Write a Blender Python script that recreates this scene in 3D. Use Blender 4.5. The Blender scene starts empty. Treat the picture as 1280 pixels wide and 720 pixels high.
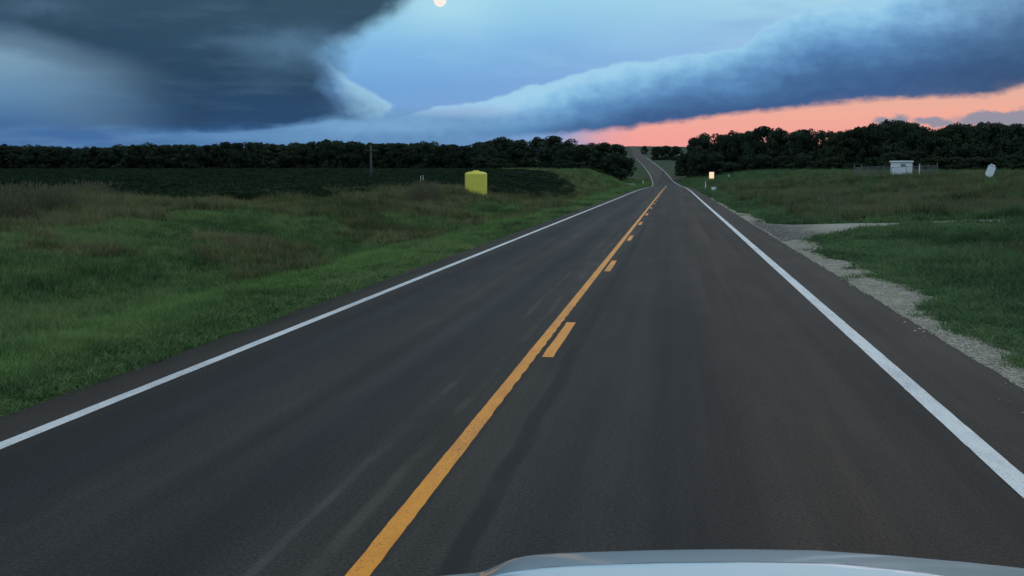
import bpy, bmesh, math, random
import numpy as np
from mathutils import Vector, Matrix
random.seed(7); np.random.seed(7)
scene = bpy.context.scene
COL = scene.collection
R = math.radians

# ------------------------------------------------------------------ camera
FPX = 1450.0; CAM_H = 2.0
PITCH = math.atan(140/FPX); YAW = math.atan(202*math.cos(PITCH)/FPX)
cam_d = bpy.data.cameras.new('camera'); cam = bpy.data.objects.new('camera', cam_d); COL.objects.link(cam)
cam_d.sensor_width = 36; cam_d.lens = FPX/1280*36; cam_d.clip_start = .05; cam_d.clip_end = 20000
cam.location = (0, 0, CAM_H); cam.rotation_euler = (math.pi/2-PITCH, 0, YAW)
scene.camera = cam
ca, sa, cp, sp = math.cos(YAW), math.sin(YAW), math.cos(PITCH), math.sin(PITCH)
_f = (-sa*cp, ca*cp, -sp); _r = (ca, sa, 0); _u = (-sa*sp, ca*sp, cp)
def ray(px, py):
    a = (px-640)/FPX; b = (360-py)/FPX
    return tuple(_f[i]+a*_r[i]+b*_u[i] for i in range(3))
def atd(px, py, Y):
    d = ray(px, py); t = Y/d[1]; return d[0]*t, Y, CAM_H+d[2]*t
def azel(px, py):
    d = ray(px, py); return math.degrees(math.atan2(d[0], d[1])), math.degrees(math.atan2(d[2], math.hypot(d[0], d[1])))

# ------------------------------------------------------------------ world / sky
SUN_AZ, SUN_EL = 12.0, 3.0
def lin(r, g, b):
    f = lambda c: (c/255/12.92 if c/255 <= .04045 else ((c/255+.055)/1.055)**2.4)
    return (f(r), f(g), f(b))
world = bpy.data.worlds.new('World'); scene.world = world; world.use_nodes = True
WT = world.node_tree; WT.nodes.clear()
def W(t, **k):
    n = WT.nodes.new(t)
    for a, v in k.items(): setattr(n, a, v)
    return n
def put(sock, v):
    if isinstance(v, bpy.types.NodeSocket): WT.links.new(v, sock)
    elif isinstance(v, tuple) and len(v) == 3 and sock.type == 'RGBA': sock.default_value = (*v, 1)
    else: sock.default_value = v
def M(op, a, b=0.0, c=0.0, clamp=False):
    n = W('ShaderNodeMath', operation=op, use_clamp=clamp)
    put(n.inputs[0], a); put(n.inputs[1], b); put(n.inputs[2], c); return n.outputs[0]
add = lambda a, b: M('ADD', a, b); sub = lambda a, b: M('SUBTRACT', a, b); mul = lambda a, b: M('MULTIPLY', a, b)
def smooth(x, a, b):
    n = W('ShaderNodeMapRange', interpolation_type='SMOOTHSTEP')
    put(n.inputs['Value'], x)
    inv = None
    if not isinstance(a, bpy.types.NodeSocket) and not isinstance(b, bpy.types.NodeSocket) and a > b:
        a, b, inv = b, a, True
    put(n.inputs['From Min'], a); put(n.inputs['From Max'], b)
    return sub(1.0, n.outputs[0]) if inv else n.outputs[0]
def mix(f, a, b):
    n = W('ShaderNodeMix', data_type='RGBA'); put(n.inputs[0], f); put(n.inputs[6], a); put(n.inputs[7], b); return n.outputs[2]
def ramp(x, stops, interp='LINEAR'):
    n = W('ShaderNodeValToRGB'); n.color_ramp.interpolation = interp; e = n.color_ramp.elements
    while len(e) < len(stops): e.new(.5)
    for k, (p, c) in enumerate(stops): e[k].position = p; e[k].color = (*c, 1)
    put(n.inputs[0], x); return n.outputs[0]
U0, U1, V0, V1 = -70.0, 70.0, -5.0, 30.0
def curve_uv(x, pts, x0, x1, y0, y1):
    """pts (x, y) -> piecewise curve through them"""
    n = W('ShaderNodeFloatCurve'); cu = n.mapping.curves[0]
    q = sorted(((p[0]-x0)/(x1-x0), (p[1]-y0)/(y1-y0)) for p in pts)
    while len(cu.points) < len(q): cu.points.new(.5, .5)
    for k, p in enumerate(q):
        cu.points[k].location = p; cu.points[k].handle_type = 'AUTO_CLAMPED'
    n.mapping.extend = 'HORIZONTAL'; n.mapping.update()
    put(n.inputs[1], M('DIVIDE', sub(x, x0), x1-x0, clamp=True))
    return add(mul(n.outputs[0], y1-y0), y0)
def v_of_u(u, px): return curve_uv(u, [azel(*p) for p in px], U0, U1, V0, V1)
def u_of_v(v, px): return curve_uv(v, [azel(*p)[::-1] for p in px], V0, V1, U0, U1)
tc = W('ShaderNodeTexCoord'); sep = W('ShaderNodeSeparateXYZ'); D = tc.outputs['Generated']; WT.links.new(D, sep.inputs[0])
Dx, Dy, Dz = sep.outputs
u = mul(M('ARCTAN2', Dx, Dy), 180/math.pi)
v = mul(M('ARCSINE', Dz), 180/math.pi)
def vec_scale(s):
    n = W('ShaderNodeVectorMath', operation='MULTIPLY'); WT.links.new(D, n.inputs[0]); n.inputs[1].default_value = s; return n.outputs[0]
def noise(scale, detail=4, stretch=1.0, rough=.5, w=0.0):
    n = W('ShaderNodeTexNoise', noise_dimensions='4D'); n.inputs['Scale'].default_value = scale
    n.inputs['Detail'].default_value = detail; n.inputs['Roughness'].default_value = rough; n.inputs['W'].default_value = w
    WT.links.new(vec_scale((1, 1, stretch)), n.inputs['Vector']); return sub(n.outputs['Fac'], .5)
nb = noise(7, 3, 2.5, .5, 1.0)          # broad
nm = noise(20, 4, 1.6, .55, 2.0)        # cauliflower
ns = noise(14, 4, 6.0, .55, 3.0)        # stratified streaks
nf = noise(60, 3, 1.5, .55, 4.0)        # fine ragged edge
nu = noise(5, 2, 3.0, .5, 5.0)
def blob(cx, cy, sx, sy, warp=1.0, fine=0.0):
    a, e = azel(cx, cy); k = .0395
    du = M('DIVIDE', sub(add(u, mul(nb, 7*warp)), a), sx*k); dv = M('DIVIDE', sub(add(v, add(mul(nm, 1.6*warp), mul(nf, fine))), e), sy*k)
    r2 = add(mul(du, du), mul(dv, dv))
    return M('EXPONENT', mul(r2, -1.0))
# clear twilight between the clouds, continuing brighter overhead
nish = W('ShaderNodeTexSky', sky_type='NISHITA', sun_disc=False, sun_elevation=R(SUN_EL), sun_rotation=R(SUN_AZ))
nish_b = W('ShaderNodeVectorMath', operation='SCALE'); WT.links.new(nish.outputs[0], nish_b.inputs[0]); nish_b.inputs[3].default_value = .10
vn = M('DIVIDE', v, 20.0, clamp=True)
clear = ramp(add(vn, mul(nb, .10)), [(0, lin(126, 166, 212)), (.12, lin(98, 156, 214)), (.22, lin(104, 164, 222)), (.30, lin(118, 180, 230)), (.40, lin(146, 206, 236)), (.6, lin(190, 228, 247)), (1, (.86, .98, 1.04))])
clear = mix(.06, clear, nish_b.outputs[0])
clear = mix(mul(smooth(add(mul(ns, .8), mul(nm, .5)), -.02, .22), .26), clear, lin(158, 202, 234))
clear = mix(mul(smooth(add(nu, mul(ns, .5)), .02, .22), .22), clear, lin(88, 142, 204))
clear = mix(mul(blob(556, 6, 62, 30, .3), .55), clear, lin(182, 226, 238))
# high broken cloud overhead and all round (out of frame, like the cloud in frame)
veil = mul(smooth(v, 9.0, 26.0), smooth(nb, -.10, .22))
clear = mix(mul(veil, .5), clear, lin(198, 214, 226))
# pink band under the shelf cloud
LO = [(-400, 176), (300, 174), (520, 172), (640, 170), (700, 167), (760, 163.5), (820, 156), (880, 148), (960, 139), (1040, 130), (1100, 125), (1180, 123), (1235, 119), (1290, 106), (1400, 70), (1600, 30), (1900, 20)]
UP = [(-400, 176), (300, 160), (420, 153), (500, 145), (560, 132), (600, 125), (640, 115), (700, 98), (740, 86), (780, 76), (820, 71), (860, 66), (900, 60), (925, 58), (945, 42), (980, 22), (1020, 8), (1080, -8), (1160, -22), (1300, -40), (1600, -70), (1900, -60)]
pinkc = ramp(M('DIVIDE', sub(v, .5), 6.0, clamp=True), [(0, lin(236, 156, 154)), (.22, lin(243, 162, 154)), (.40, lin(240, 172, 154)), (.6, lin(228, 178, 160)), (1, lin(170, 180, 200))])
lo = v_of_u(u, LO); up = v_of_u(u, UP)
lo_e = add(lo, add(mul(nf, .5), mul(ns, .35)))
p0 = azel(672, 175)[0]; p1 = azel(800, 175)[0]
pmask = mul(smooth(sub(v, lo), .9, .1), smooth(add(u, mul(ns, 4)), p0, p1))
pmask = mul(pmask, mul(smooth(v, 9.0, 5.0), smooth(u, 75.0, 35.0)))
sky = mix(pmask, clear, pinkc)
# small slate puffs over the pink
puff = M('MAXIMUM', blob(1114, 152, 20, 7, .30, .9), M('MAXIMUM', blob(1166, 154, 27, 7, .3, .9), blob(1256, 147, 60, 10, .35, 1.1)))
sky = mix(mul(smooth(add(puff, mul(nf, .25)), .22, .66), .85), sky, lin(124, 140, 162))
# long shelf cloud
up_e = add(up, add(mul(nm, .85), mul(nf, .62)))
lo_s = sub(lo_e, 0.0)
smask = mul(smooth(sub(v, up_e), .07, -.17), smooth(sub(v, lo_s), -.13, .24))
smask = mul(smask, mul(smooth(u, azel(330, 150)[0], azel(500, 150)[0]), smooth(u, 68.0, 40.0)))
t = M('DIVIDE', sub(up_e, v), M('MAXIMUM', sub(up_e, lo), .2), clamp=True)
left_pale = mul(smooth(u, azel(830, 150)[0], azel(570, 150)[0]), .42)
t2 = sub(add(t, add(mul(nb, .40), add(mul(ns, .20), add(mul(nm, .28), mul(nf, .26))))), left_pale)
shelf = ramp(t2, [(0, lin(158, 206, 234)), (.15, lin(142, 194, 228)), (.36, lin(112, 162, 206)), (.56, lin(88, 134, 182)), (.76, lin(70, 108, 154)), (.92, lin(62, 94, 140)), (1, lin(70, 98, 142))])
ur = smooth(add(u, mul(nb, 5)), azel(1080, 60)[0], azel(1330, 60)[0])
shelf_r = ramp(t2, [(0, lin(124, 166, 202)), (.15, lin(108, 148, 188)), (.4, lin(82, 116, 154)), (.75, lin(58, 88, 126)), (.95, lin(58, 84, 122)), (1, lin(76, 92, 124))])
shelf = mix(ur, shelf, shelf_r)
sky = mix(smask, sky, shelf)
# pale strip low on the left, under everything
strip = mul(smooth(u, azel(700, 170)[0], azel(560, 170)[0]), smooth(v, azel(300, 128)[1], azel(300, 150)[1]))
stripc = mix(smooth(add(u, mul(ns, 12)), azel(420, 170)[0], azel(80, 170)[0]), lin(92, 136, 182), lin(56, 96, 148))
stripc = mix(mul(smooth(ns, -.12, .2), .45), stripc, lin(98, 140, 178))
sky = mix(mul(strip, .85), sky, stripc)
sky = mix(mul(blob(480, 156, 130, 12, .5, 1.4), .8), sky, lin(122, 168, 208))
sky = mix(mul(blob(585, 138, 60, 7, .3, .5), .5), sky, lin(150, 172, 214))
# big dark storm cloud on the left
UR = [(720, -380), (600, -120), (512, 0), (500, 16), (476, 28), (440, 44), (420, 62), (416, 84), (420, 104), (434, 120), (448, 138), (430, 150), (360, 160), (200, 170), (0, 178)]
ub = u_of_v(v, UR)
ue = add(ub, add(mul(nm, 2.6), mul(nf, .9)))
lmask = mul(smooth(sub(u, ue), .9, -1.3), smooth(u, -110.0, -60.0))
bottom = add(v_of_u(u, [(-700, 165), (0, 164), (120, 165), (240, 168), (330, 166), (380, 158), (420, 149), (460, 142), (600, 140)]), add(mul(ns, .5), mul(nf, .5)))
lmask = mul(lmask, smooth(sub(v, bottom), -.12, .45))
storm = ramp(M('DIVIDE', sub(v, 1.5), 8.0, clamp=True), [(0, lin(52, 92, 140)), (.14, lin(43, 74, 110)), (.36, lin(42, 70, 96)), (.6, lin(47, 75, 97)), (.85, lin(54, 80, 100)), (1, lin(58, 84, 106))])
storm = mix(mul(smooth(add(mul(ns, 1.2), mul(nb, .8)), -.02, .34), .30), storm, lin(76, 108, 136))
storm = mix(mul(smooth(add(nm, nb), .05, -.32), .5), storm, lin(44, 64, 86))
e1 = add(v_of_u(u, [(-500, 10), (-200, 22), (0, 32), (45, 40), (120, 62), (220, 88), (330, 120), (500, 170)]), add(mul(nf, .25), mul(nm, .35)))
w1 = mul(smooth(sub(v, e1), .45, -.6), smooth(u, azel(250, 90)[0], azel(40, 90)[0]))
storm = mix(mul(w1, .62), storm, lin(108, 140, 166))
e2 = add(v_of_u(u, [(-500, 40), (-200, 46), (0, 54), (60, 69), (100, 77), (200, 91), (300, 112), (500, 170)]), add(mul(nf, .22), mul(nm, .3)))
w2 = mul(smooth(sub(v, e2), .30, -.70), smooth(add(u, mul(ns, 6)), azel(215, 90)[0], azel(-50, 90)[0]))
pale = ramp(M('DIVIDE', sub(v, 1.5), 6.0, clamp=True), [(0, lin(52, 92, 146)), (.16, lin(66, 108, 156)), (.36, lin(98, 140, 178)), (.6, lin(126, 162, 188)), (1, lin(132, 166, 188))])
storm = mix(mul(w2, .92), storm, pale)
storm = mix(mul(blob(55, 8, 40, 12, .5, .8), .4), storm, lin(90, 120, 146))
storm = mix(mul(blob(385, 62, 60, 22, .7, 1.0), .62), storm, lin(92, 128, 158))
storm = mix(mul(blob(330, 52, 60, 12, .7, 1.0), .3), storm, lin(88, 122, 150))
sky = mix(lmask, sky, storm)
# bright flap on the storm cloud's flank and its shaded underside
UF = v_of_u(u, [(330, 40), (405, 70), (417, 84), (430, 93), (450, 107), (470, 117), (486, 125), (494, 133), (520, 150)])
LF = v_of_u(u, [(330, 145), (360, 146), (395, 148), (425, 149), (445, 151), (470, 150), (486, 144), (494, 136), (520, 150)])
UFe = add(UF, add(mul(nf, .62), mul(nm, .3)))
LFe = add(LF, add(mul(nf, .55), mul(nm, .3)))
fm = mul(smooth(sub(v, UFe), .12, -.26), smooth(sub(v, LFe), -.14, .30))
fm = mul(fm, smooth(u, azel(385, 120)[0], azel(442, 100)[0]))
fm = mul(fm, smooth(u, azel(500, 130)[0], azel(484, 130)[0]))
ft = M('DIVIDE', sub(UFe, v), 2.9, clamp=True)
ft = add(ft, mul(smooth(u, azel(446, 120)[0], azel(372, 120)[0]), .55))
flap = ramp(add(ft, add(mul(nm, .25), mul(nf, .30))), [(0, lin(158, 202, 228)), (.2, lin(138, 182, 212)), (.44, lin(108, 148, 184)), (.62, lin(78, 112, 148)), (1, lin(56, 86, 120))])
sky = mix(fm, sky, flap)
# behind and beside the traveller: plain dusk overcast in the same blues
over = ramp(add(vn, add(mul(nb, .5), mul(ns, .3))), [(0, lin(128, 158, 186)), (.4, lin(134, 162, 188)), (.75, lin(158, 184, 206)), (1, lin(188, 212, 230))])
side = M('MAXIMUM', smooth(u, 35.0, 75.0), smooth(u, -60.0, -110.0))
sky = mix(mul(side, smooth(v, 60.0, 30.0)), sky, over)
bg = W('ShaderNodeBackground'); put(bg.inputs[0], sky); bg.inputs[1].default_value = 1.0
wo = W('ShaderNodeOutputWorld'); WT.links.new(bg.outputs[0], wo.inputs[0])
world.cycles.sampling_method = 'MANUAL'; world.cycles.sample_map_resolution = 512

sun_d = bpy.data.lights.new('sun', 'SUN'); sun = bpy.data.objects.new('sun', sun_d); COL.objects.link(sun)
sun_d.energy = .06; sun_d.angle = R(20); sun_d.color = (1, .68, .55)
sdir = Vector((math.sin(R(SUN_AZ))*math.cos(R(SUN_EL)), math.cos(R(SUN_AZ))*math.cos(R(SUN_EL)), math.sin(R(SUN_EL))))
sun.rotation_euler = sdir.to_track_quat('Z', 'Y').to_euler(); sun.location = (60, 300, 200)
scene.view_settings.view_transform = 'Standard'; scene.view_settings.look = 'None'
scene.view_settings.exposure = 0; scene.view_settings.gamma = 1
scene.cycles.use_denoising = True
scene.cycles.max_bounces = 6; scene.cycles.diffuse_bounces = 3; scene.cycles.transparent_max_bounces = 8

# ------------------------------------------------------------------ helpers
def tag(o, label=None, cat=None, group=None, kind=None):
    if label: o['label'] = label
    if cat: o['category'] = cat
    if group: o['group'] = group
    if kind: o['kind'] = kind
    return o
def link(o, parent=None):
    COL.objects.link(o)
    if parent is not None: o.parent = parent
    return o
def empty(name, loc=(0, 0, 0), rz=0.0):
    o = bpy.data.objects.new(name, None); o.location = loc; o.rotation_euler = (0, 0, rz); o.empty_display_size = .2
    return link(o)
def obj(name, bm, m, parent=None, smooth_=False, loc=None):
    me = bpy.data.meshes.new(name)
    if isinstance(bm, bmesh.types.BMesh): bm.to_mesh(me); bm.free()
    else: me.from_pydata([tuple(map(float, p)) for p in bm[0]], [], [tuple(map(int, q)) for q in bm[1]]); me.update()
    if m: me.materials.append(m)
    if smooth_:
        for p in me.polygons: p.use_smooth = True
    o = bpy.data.objects.new(name, me)
    if loc: o.location = loc
    return link(o, parent)
def box(bm, x0, x1, y0, y1, z0, z1, bev=0.0):
    vs = [bm.verts.new(p) for p in ((x0, y0, z0), (x1, y0, z0), (x1, y1, z0), (x0, y1, z0), (x0, y0, z1), (x1, y0, z1), (x1, y1, z1), (x0, y1, z1))]
    fs = [bm.faces.new([vs[i] for i in q]) for q in ((3, 2, 1, 0), (4, 5, 6, 7), (0, 1, 5, 4), (1, 2, 6, 5), (2, 3, 7, 6), (3, 0, 4, 7))]
    if bev:
        bmesh.ops.bevel(bm, geom=list({e for f in fs for e in f.edges}), offset=bev, segments=2, affect='EDGES', profile=.5)
    return bm
def tube(bm, pts, radii, n=8, cap=True):
    rings = []
    for i, p in enumerate(pts):
        p = Vector(p); a = Vector(pts[max(i-1, 0)]); b = Vector(pts[min(i+1, len(pts)-1)])
        z = (b-a).normalized(); x = z.orthogonal().normalized() if abs(z.z) < .99 else Vector((1, 0, 0)); y = z.cross(x); x = y.cross(z)
        rings.append([bm.verts.new(p+(x*math.cos(2*math.pi*k/n)+y*math.sin(2*math.pi*k/n))*radii[i]) for k in range(n)])
    for a, b in zip(rings, rings[1:]):
        for k in range(n): bm.faces.new((a[k], a[(k+1) % n], b[(k+1) % n], b[k]))
    if cap: bm.faces.new(rings[0][::-1]); bm.faces.new(rings[-1])
    return bm
def lathe(bm, prof, n=32, cx=0, cy=0):
    rings = [[bm.verts.new((cx+r*math.cos(2*math.pi*k/n), cy+r*math.sin(2*math.pi*k/n), z)) for k in range(n)] for r, z in prof]
    for a, b in zip(rings, rings[1:]):
        for k in range(n): bm.faces.new((a[k], a[(k+1) % n], b[(k+1) % n], b[k]))
    bm.faces.new(rings[0][::-1]); bm.faces.new(rings[-1])
    return bm
# materials -----------------------------------------------------------
class NT:
    def __init__(s, m): s.t = m.node_tree; s.bsdf = s.t.nodes['Principled BSDF']
    def n(s, t, **k):
        q = s.t.nodes.new(t)
        for a, b in k.items(): setattr(q, a, b)
        return q
    def l(s, a, b): s.t.links.new(a, b)
    def math(s, op, a, b=0.0, clamp=False):
        q = s.n('ShaderNodeMath', operation=op, use_clamp=clamp)
        for i, x in enumerate((a, b)):
            if isinstance(x, bpy.types.NodeSocket): s.l(x, q.inputs[i])
            else: q.inputs[i].default_value = x
        return q.outputs[0]
    def pos(s): return s.n('ShaderNodeNewGeometry').outputs['Position']
    def sepp(s): q = s.n('ShaderNodeSeparateXYZ'); s.l(s.pos(), q.inputs[0]); return q.outputs
    def noise(s, scale, detail=4, sc=(1, 1, 1), rough=.55, off=(0, 0, 0), vec=None):
        mp = s.n('ShaderNodeMapping'); mp.inputs['Scale'].default_value = sc; mp.inputs['Location'].default_value = off
        s.l(vec or s.pos(), mp.inputs[0]); q = s.n('ShaderNodeTexNoise'); s.l(mp.outputs[0], q.inputs['Vector'])
        q.inputs['Scale'].default_value = scale; q.inputs['Detail'].default_value = detail; q.inputs['Roughness'].default_value = rough
        return q.outputs['Fac']
    def ramp(s, x, stops):
        q = s.n('ShaderNodeValToRGB'); e = q.color_ramp.elements
        while len(e) < len(stops): e.new(.5)
        for k, (p, c) in enumerate(stops): e[k].position = p; e[k].color = (*(c if isinstance(c, tuple) else (c, c, c)), 1)
        s.l(x, q.inputs[0]); return q.outputs[0]
    def mix(s, f, a, b, blend='MIX'):
        q = s.n('ShaderNodeMix', data_type='RGBA', blend_type=blend)
        for i, x in ((0, f), (6, a), (7, b)):
            if isinstance(x, bpy.types.NodeSocket): s.l(x, q.inputs[i])
            else: q.inputs[i].default_value = (*x, 1) if isinstance(x, tuple) else x
        return q.outputs[2]
    def sm(s, x, a, b):
        q = s.n('ShaderNodeMapRange', interpolation_type='SMOOTHSTEP'); s.l(x, q.inputs[0])
        fl = a > b
        q.inputs[1].default_value = min(a, b); q.inputs[2].default_value = max(a, b)
        if fl: q.inputs[3].default_value = 1; q.inputs[4].default_value = 0
        return q.outputs[0]
    def bump(s, h, strength, dist=.01):
        q = s.n('ShaderNodeBump'); q.inputs['Strength'].default_value = strength; q.inputs['Distance'].default_value = dist
        s.l(h, q.inputs['Height']); s.l(q.outputs[0], s.bsdf.inputs['Normal'])
    def color(s, c): s.l(c, s.bsdf.inputs['Base Color'])
def mat(name, c=(.5, .5, .5), rough=.7, c2=None, scale=5.0, metal=0.0, spec=None, bump=0.0, sc=(1, 1, 1), thr=(.35, .65), obj_rand=0.0):
    m = bpy.data.materials.new(name); m.use_nodes = True; k = NT(m)
    k.bsdf.inputs['Base Color'].default_value = (*c, 1); k.bsdf.inputs['Roughness'].default_value = rough; k.bsdf.inputs['Metallic'].default_value = metal
    if spec is not None: k.bsdf.inputs['Specular IOR Level'].default_value = spec
    if c2:
        f = k.noise(scale, 5, sc); col = k.ramp(f, [(thr[0], c), (thr[1], c2)])
        if obj_rand:
            oi = k.n('ShaderNodeObjectInfo'); g = k.math('ADD', k.math('MULTIPLY', oi.outputs['Random'], obj_rand), 1-obj_rand/2)
            cb = k.n('ShaderNodeCombineXYZ'); [k.l(g, cb.inputs[i]) for i in range(3)]
            col = k.mix(1.0, col, cb.outputs[0], 'MULTIPLY')
        k.color(col)
        if bump: k.bump(f, bump)
    return m

# ------------------------------------------------------------------ ground shape
def interp(xs, ys):
    xs = np.array(xs, float); ys = np.array(ys, float)
    m = np.gradient(ys, xs)
    def f(x):
        x = np.asarray(x, float); xc_ = np.clip(x, xs[0], xs[-1]); i = np.clip(np.searchsorted(xs, xc_)-1, 0, len(xs)-2)
        h = xs[i+1]-xs[i]; s = (xc_-xs[i])/h
        return ((2*s**3-3*s**2+1)*ys[i]+(s**3-2*s**2+s)*h*m[i]+(-2*s**3+3*s**2)*ys[i+1]+(s**3-s**2)*h*m[i+1])
    return f
xc = interp([-60, 0, 120, 200, 260, 303, 360, 423, 500, 588, 700, 950, 1200, 1400, 1550, 1800, 2600], [-1.33, -1.33, -1.33, -1.33, -1.4, -1.75, -2.7, -4.0, -7.0, -11.4, -17.6, -29, -38.6, -48, -56, -72, -130])
zr = interp([-60, 0, 100, 160, 230, 303, 360, 423, 500, 588, 700, 950, 1200, 1400, 1550, 1800, 2600], [0, 0, 0, 0, -.25, -.6, -.35, .37, 3.4, 6.9, 11.2, 19.2, 27.0, 35.8, 41.2, 38, 26])
def sstep(x, a, b):
    t_ = np.clip((np.asarray(x, float)-a)/(b-a), 0, 1); return t_*t_*(3-2*t_)
LEDGE, REDGE = -4.20, 4.63
TANK_RISE = 0.0
def wob(x, y):
    return (np.sin(x*.31+y*.17)*.5+np.sin(x*.13-y*.23+1.3)*.6+np.sin(x*.71+y*.05+2.1)*.25+np.sin(y*.61-x*.27+.4)*.25)
lprof = interp([-40, 0, 4.2, 5.2, 7, 9.5, 12, 15, 20, 26, 40, 90], [-.05, -.05, -.05, -.09, -.36, -.60, -.25, .12, .22, .2, .1, .1])
rprof = interp([-40, 0, 4.63, 5.6, 7.5, 10, 13, 17, 24, 40, 90], [-.05, -.05, -.05, -.07, -.16, -.26, -.22, -.08, .04, .05, .05])
def H(x, d):
    x = np.asarray(x, float); d = np.asarray(d, float); x, d = np.broadcast_arrays(x, d)
    lat = x-xc(d); z0 = zr(d); a = np.abs(lat)
    dd = np.maximum(d, 0)
    fl = .0096*np.minimum(dd, 540)+.019*np.clip(dd-545, 0, 800)
    fr = 1.55*(1-np.exp(-dd/80.0))+.75*sstep(dd, 160, 330)
    hill = sstep(dd, 430, 760)
    wl = hill*np.exp(-(a/230)**2); wr = hill*np.exp(-(a/420)**2)
    left = z0+(fl*(1-wl)+z0*wl-z0)*sstep(a, 7, 24)
    right = z0+(fr*(1-wr)+z0*wr-z0)*sstep(a, 6, 30)
    pf = np.where(lat < 0, lprof(a), rprof(a)); fade = 1-.55*sstep(dd, 120, 400)
    pf = np.where(a < 5, pf, -.05+(pf+.05)*fade)
    und = wob(x, d)*(.06*sstep(a, 5.5, 9)+.06*sstep(a, 8, 14)+.10*sstep(a, 14, 40))+np.sin(x*1.3+d*.5)*np.sin(d*.45-x*.6+1)*.06*sstep(a, 6, 9)*(1-sstep(d, 80, 160))
    mound = np.where(lat > 0, .22*np.exp(-((x-19)/9)**2-((d-84)/12)**2)+.14*np.sin(d*.19+x*.12)*sstep(d, 52, 60)*(1-sstep(d, 120, 160))*sstep(lat, 7, 12)+.25*np.exp(-((x-24)/7)**2-((d-66)/7)**2), 0)
    z = np.where(lat < 0, left, right)+pf+und+mound
    z = z+TANK_RISE*np.exp(-((x+13.7)/4.5)**2-((d-80)/7)**2)
    # level strip the gravel driveway lies on
    dw = sstep(lat, 4.2, 5.0)*(1-sstep(lat, 15, 19))*sstep(d, 35.0, 38.0)*(1-sstep(d, 48, 51))
    z = z*(1-dw)+(-.06+.036*np.clip(lat-4.6, 0, 30))*dw
    return z
def Hs(x, d): return float(H(x, d))
_tx, _td, _tz = atd(595, 243, 80)
TANK_RISE = max(0.0, _tz-.12-Hs(_tx, _td))

ds = np.concatenate([np.arange(-40, 0, 4.0), np.arange(0, 70, .8), np.arange(70, 160, 2.0), np.arange(160, 420, 5.0), np.arange(420, 900, 12.0), np.arange(900, 2600, 50.0), [2600]])
latL = -np.concatenate([np.arange(4.2, 16, .5), np.arange(16, 40, 1.2), np.arange(40, 120, 5), np.arange(120, 400, 20), np.arange(400, 2001, 160)])[::-1]
latR = np.concatenate([np.arange(4.63, 16, .5), np.arange(16, 45, 1.2), np.arange(45, 120, 5), np.arange(120, 400, 20), np.arange(400, 2001, 160)])
lats = np.concatenate([latL, [-3.5, 0, 3.8], latR])
def sheet(name, dlist, latlist, m, dz=0.0, zfun=None, xfun=None):
    dg, lg = np.meshgrid(dlist, latlist, indexing='ij')
    X = xc(dg)+lg if xfun is None else xfun(dg, lg)
    Z = (H(X, dg) if zfun is None else zfun(X, dg, lg))+dz
    n0, n1 = dg.shape; vs = np.stack([X, dg, Z], -1).reshape(-1, 3)
    i, j = np.meshgrid(np.arange(n0-1), np.arange(n1-1), indexing='ij'); a = (i*n1+j).ravel()
    fs = np.stack([a, a+1, a+n1+1, a+n1], -1)
    me = bpy.data.meshes.new(name); me.from_pydata(vs.tolist(), [], fs.tolist()); me.update()
    for p in me.polygons: p.use_smooth = True
    me.materials.append(m); o = bpy.data.objects.new(name, me); return link(o)

# field outline (dark crop)
FE_d = [20, 30, 42, 52, 62, 80, 96, 108, 130, 150, 185, 230, 300, 400, 480, 520]
FE_x = [-30, -27.5, -24.5, -21.5, -19.5, -18.0, -15, -12.6, -12.0, -13.2, -18, -25, -38, -62, -86, -110]
field_edge = interp(FE_d, FE_x)
g_mat = bpy.data.materials.new('grassland_ground'); g_mat.use_nodes = True
k = NT(g_mat); P = k.sepp()
n1 = k.noise(.16, 5); n2 = k.noise(1.6, 5, off=(5, 3, 0)); n3 = k.noise(.035, 3, off=(9, 1, 0))
green = k.ramp(n1, [(.35, (.030, .058, .022)), (.65, (.050, .094, .030))])
brown = k.ramp(n1, [(.35, (.050, .052, .030)), (.65, (.085, .080, .048))])
c = k.mix(k.sm(n3, .46, .60), green, brown)
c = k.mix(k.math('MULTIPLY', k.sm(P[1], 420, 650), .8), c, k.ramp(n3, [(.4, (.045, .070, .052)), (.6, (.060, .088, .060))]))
c = k.mix(k.math('MULTIPLY', n2, .5), c, (.02, .03, .012))
k.color(c); k.bsdf.inputs['Roughness'].default_value = .95; k.bsdf.inputs['Specular IOR Level'].default_value = .1; k.bump(n2, .6, .08)
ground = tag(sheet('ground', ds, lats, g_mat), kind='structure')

# crop field sheet with rows
f_mat = bpy.data.materials.new('crop_soil'); f_mat.use_nodes = True; k = NT(f_mat)
k.color(k.ramp(k.noise(.8, 5), [(.3, (.012, .020, .012)), (.7, (.022, .034, .018))])); k.bsdf.inputs['Roughness'].default_value = 1; k.bsdf.inputs['Specular IOR Level'].default_value = .05
fd = np.concatenate([np.arange(20, 160, 3.0), np.arange(160, 521, 8.0)]); fs_ = np.concatenate([np.arange(0, 60, 2.0), np.arange(60, 200, 8), np.arange(200, 1000, 50)])
tag(sheet('crop_field', fd, -fs_[::-1], f_mat, .03, xfun=lambda d, l: field_edge(d)+l), kind='structure')

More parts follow.
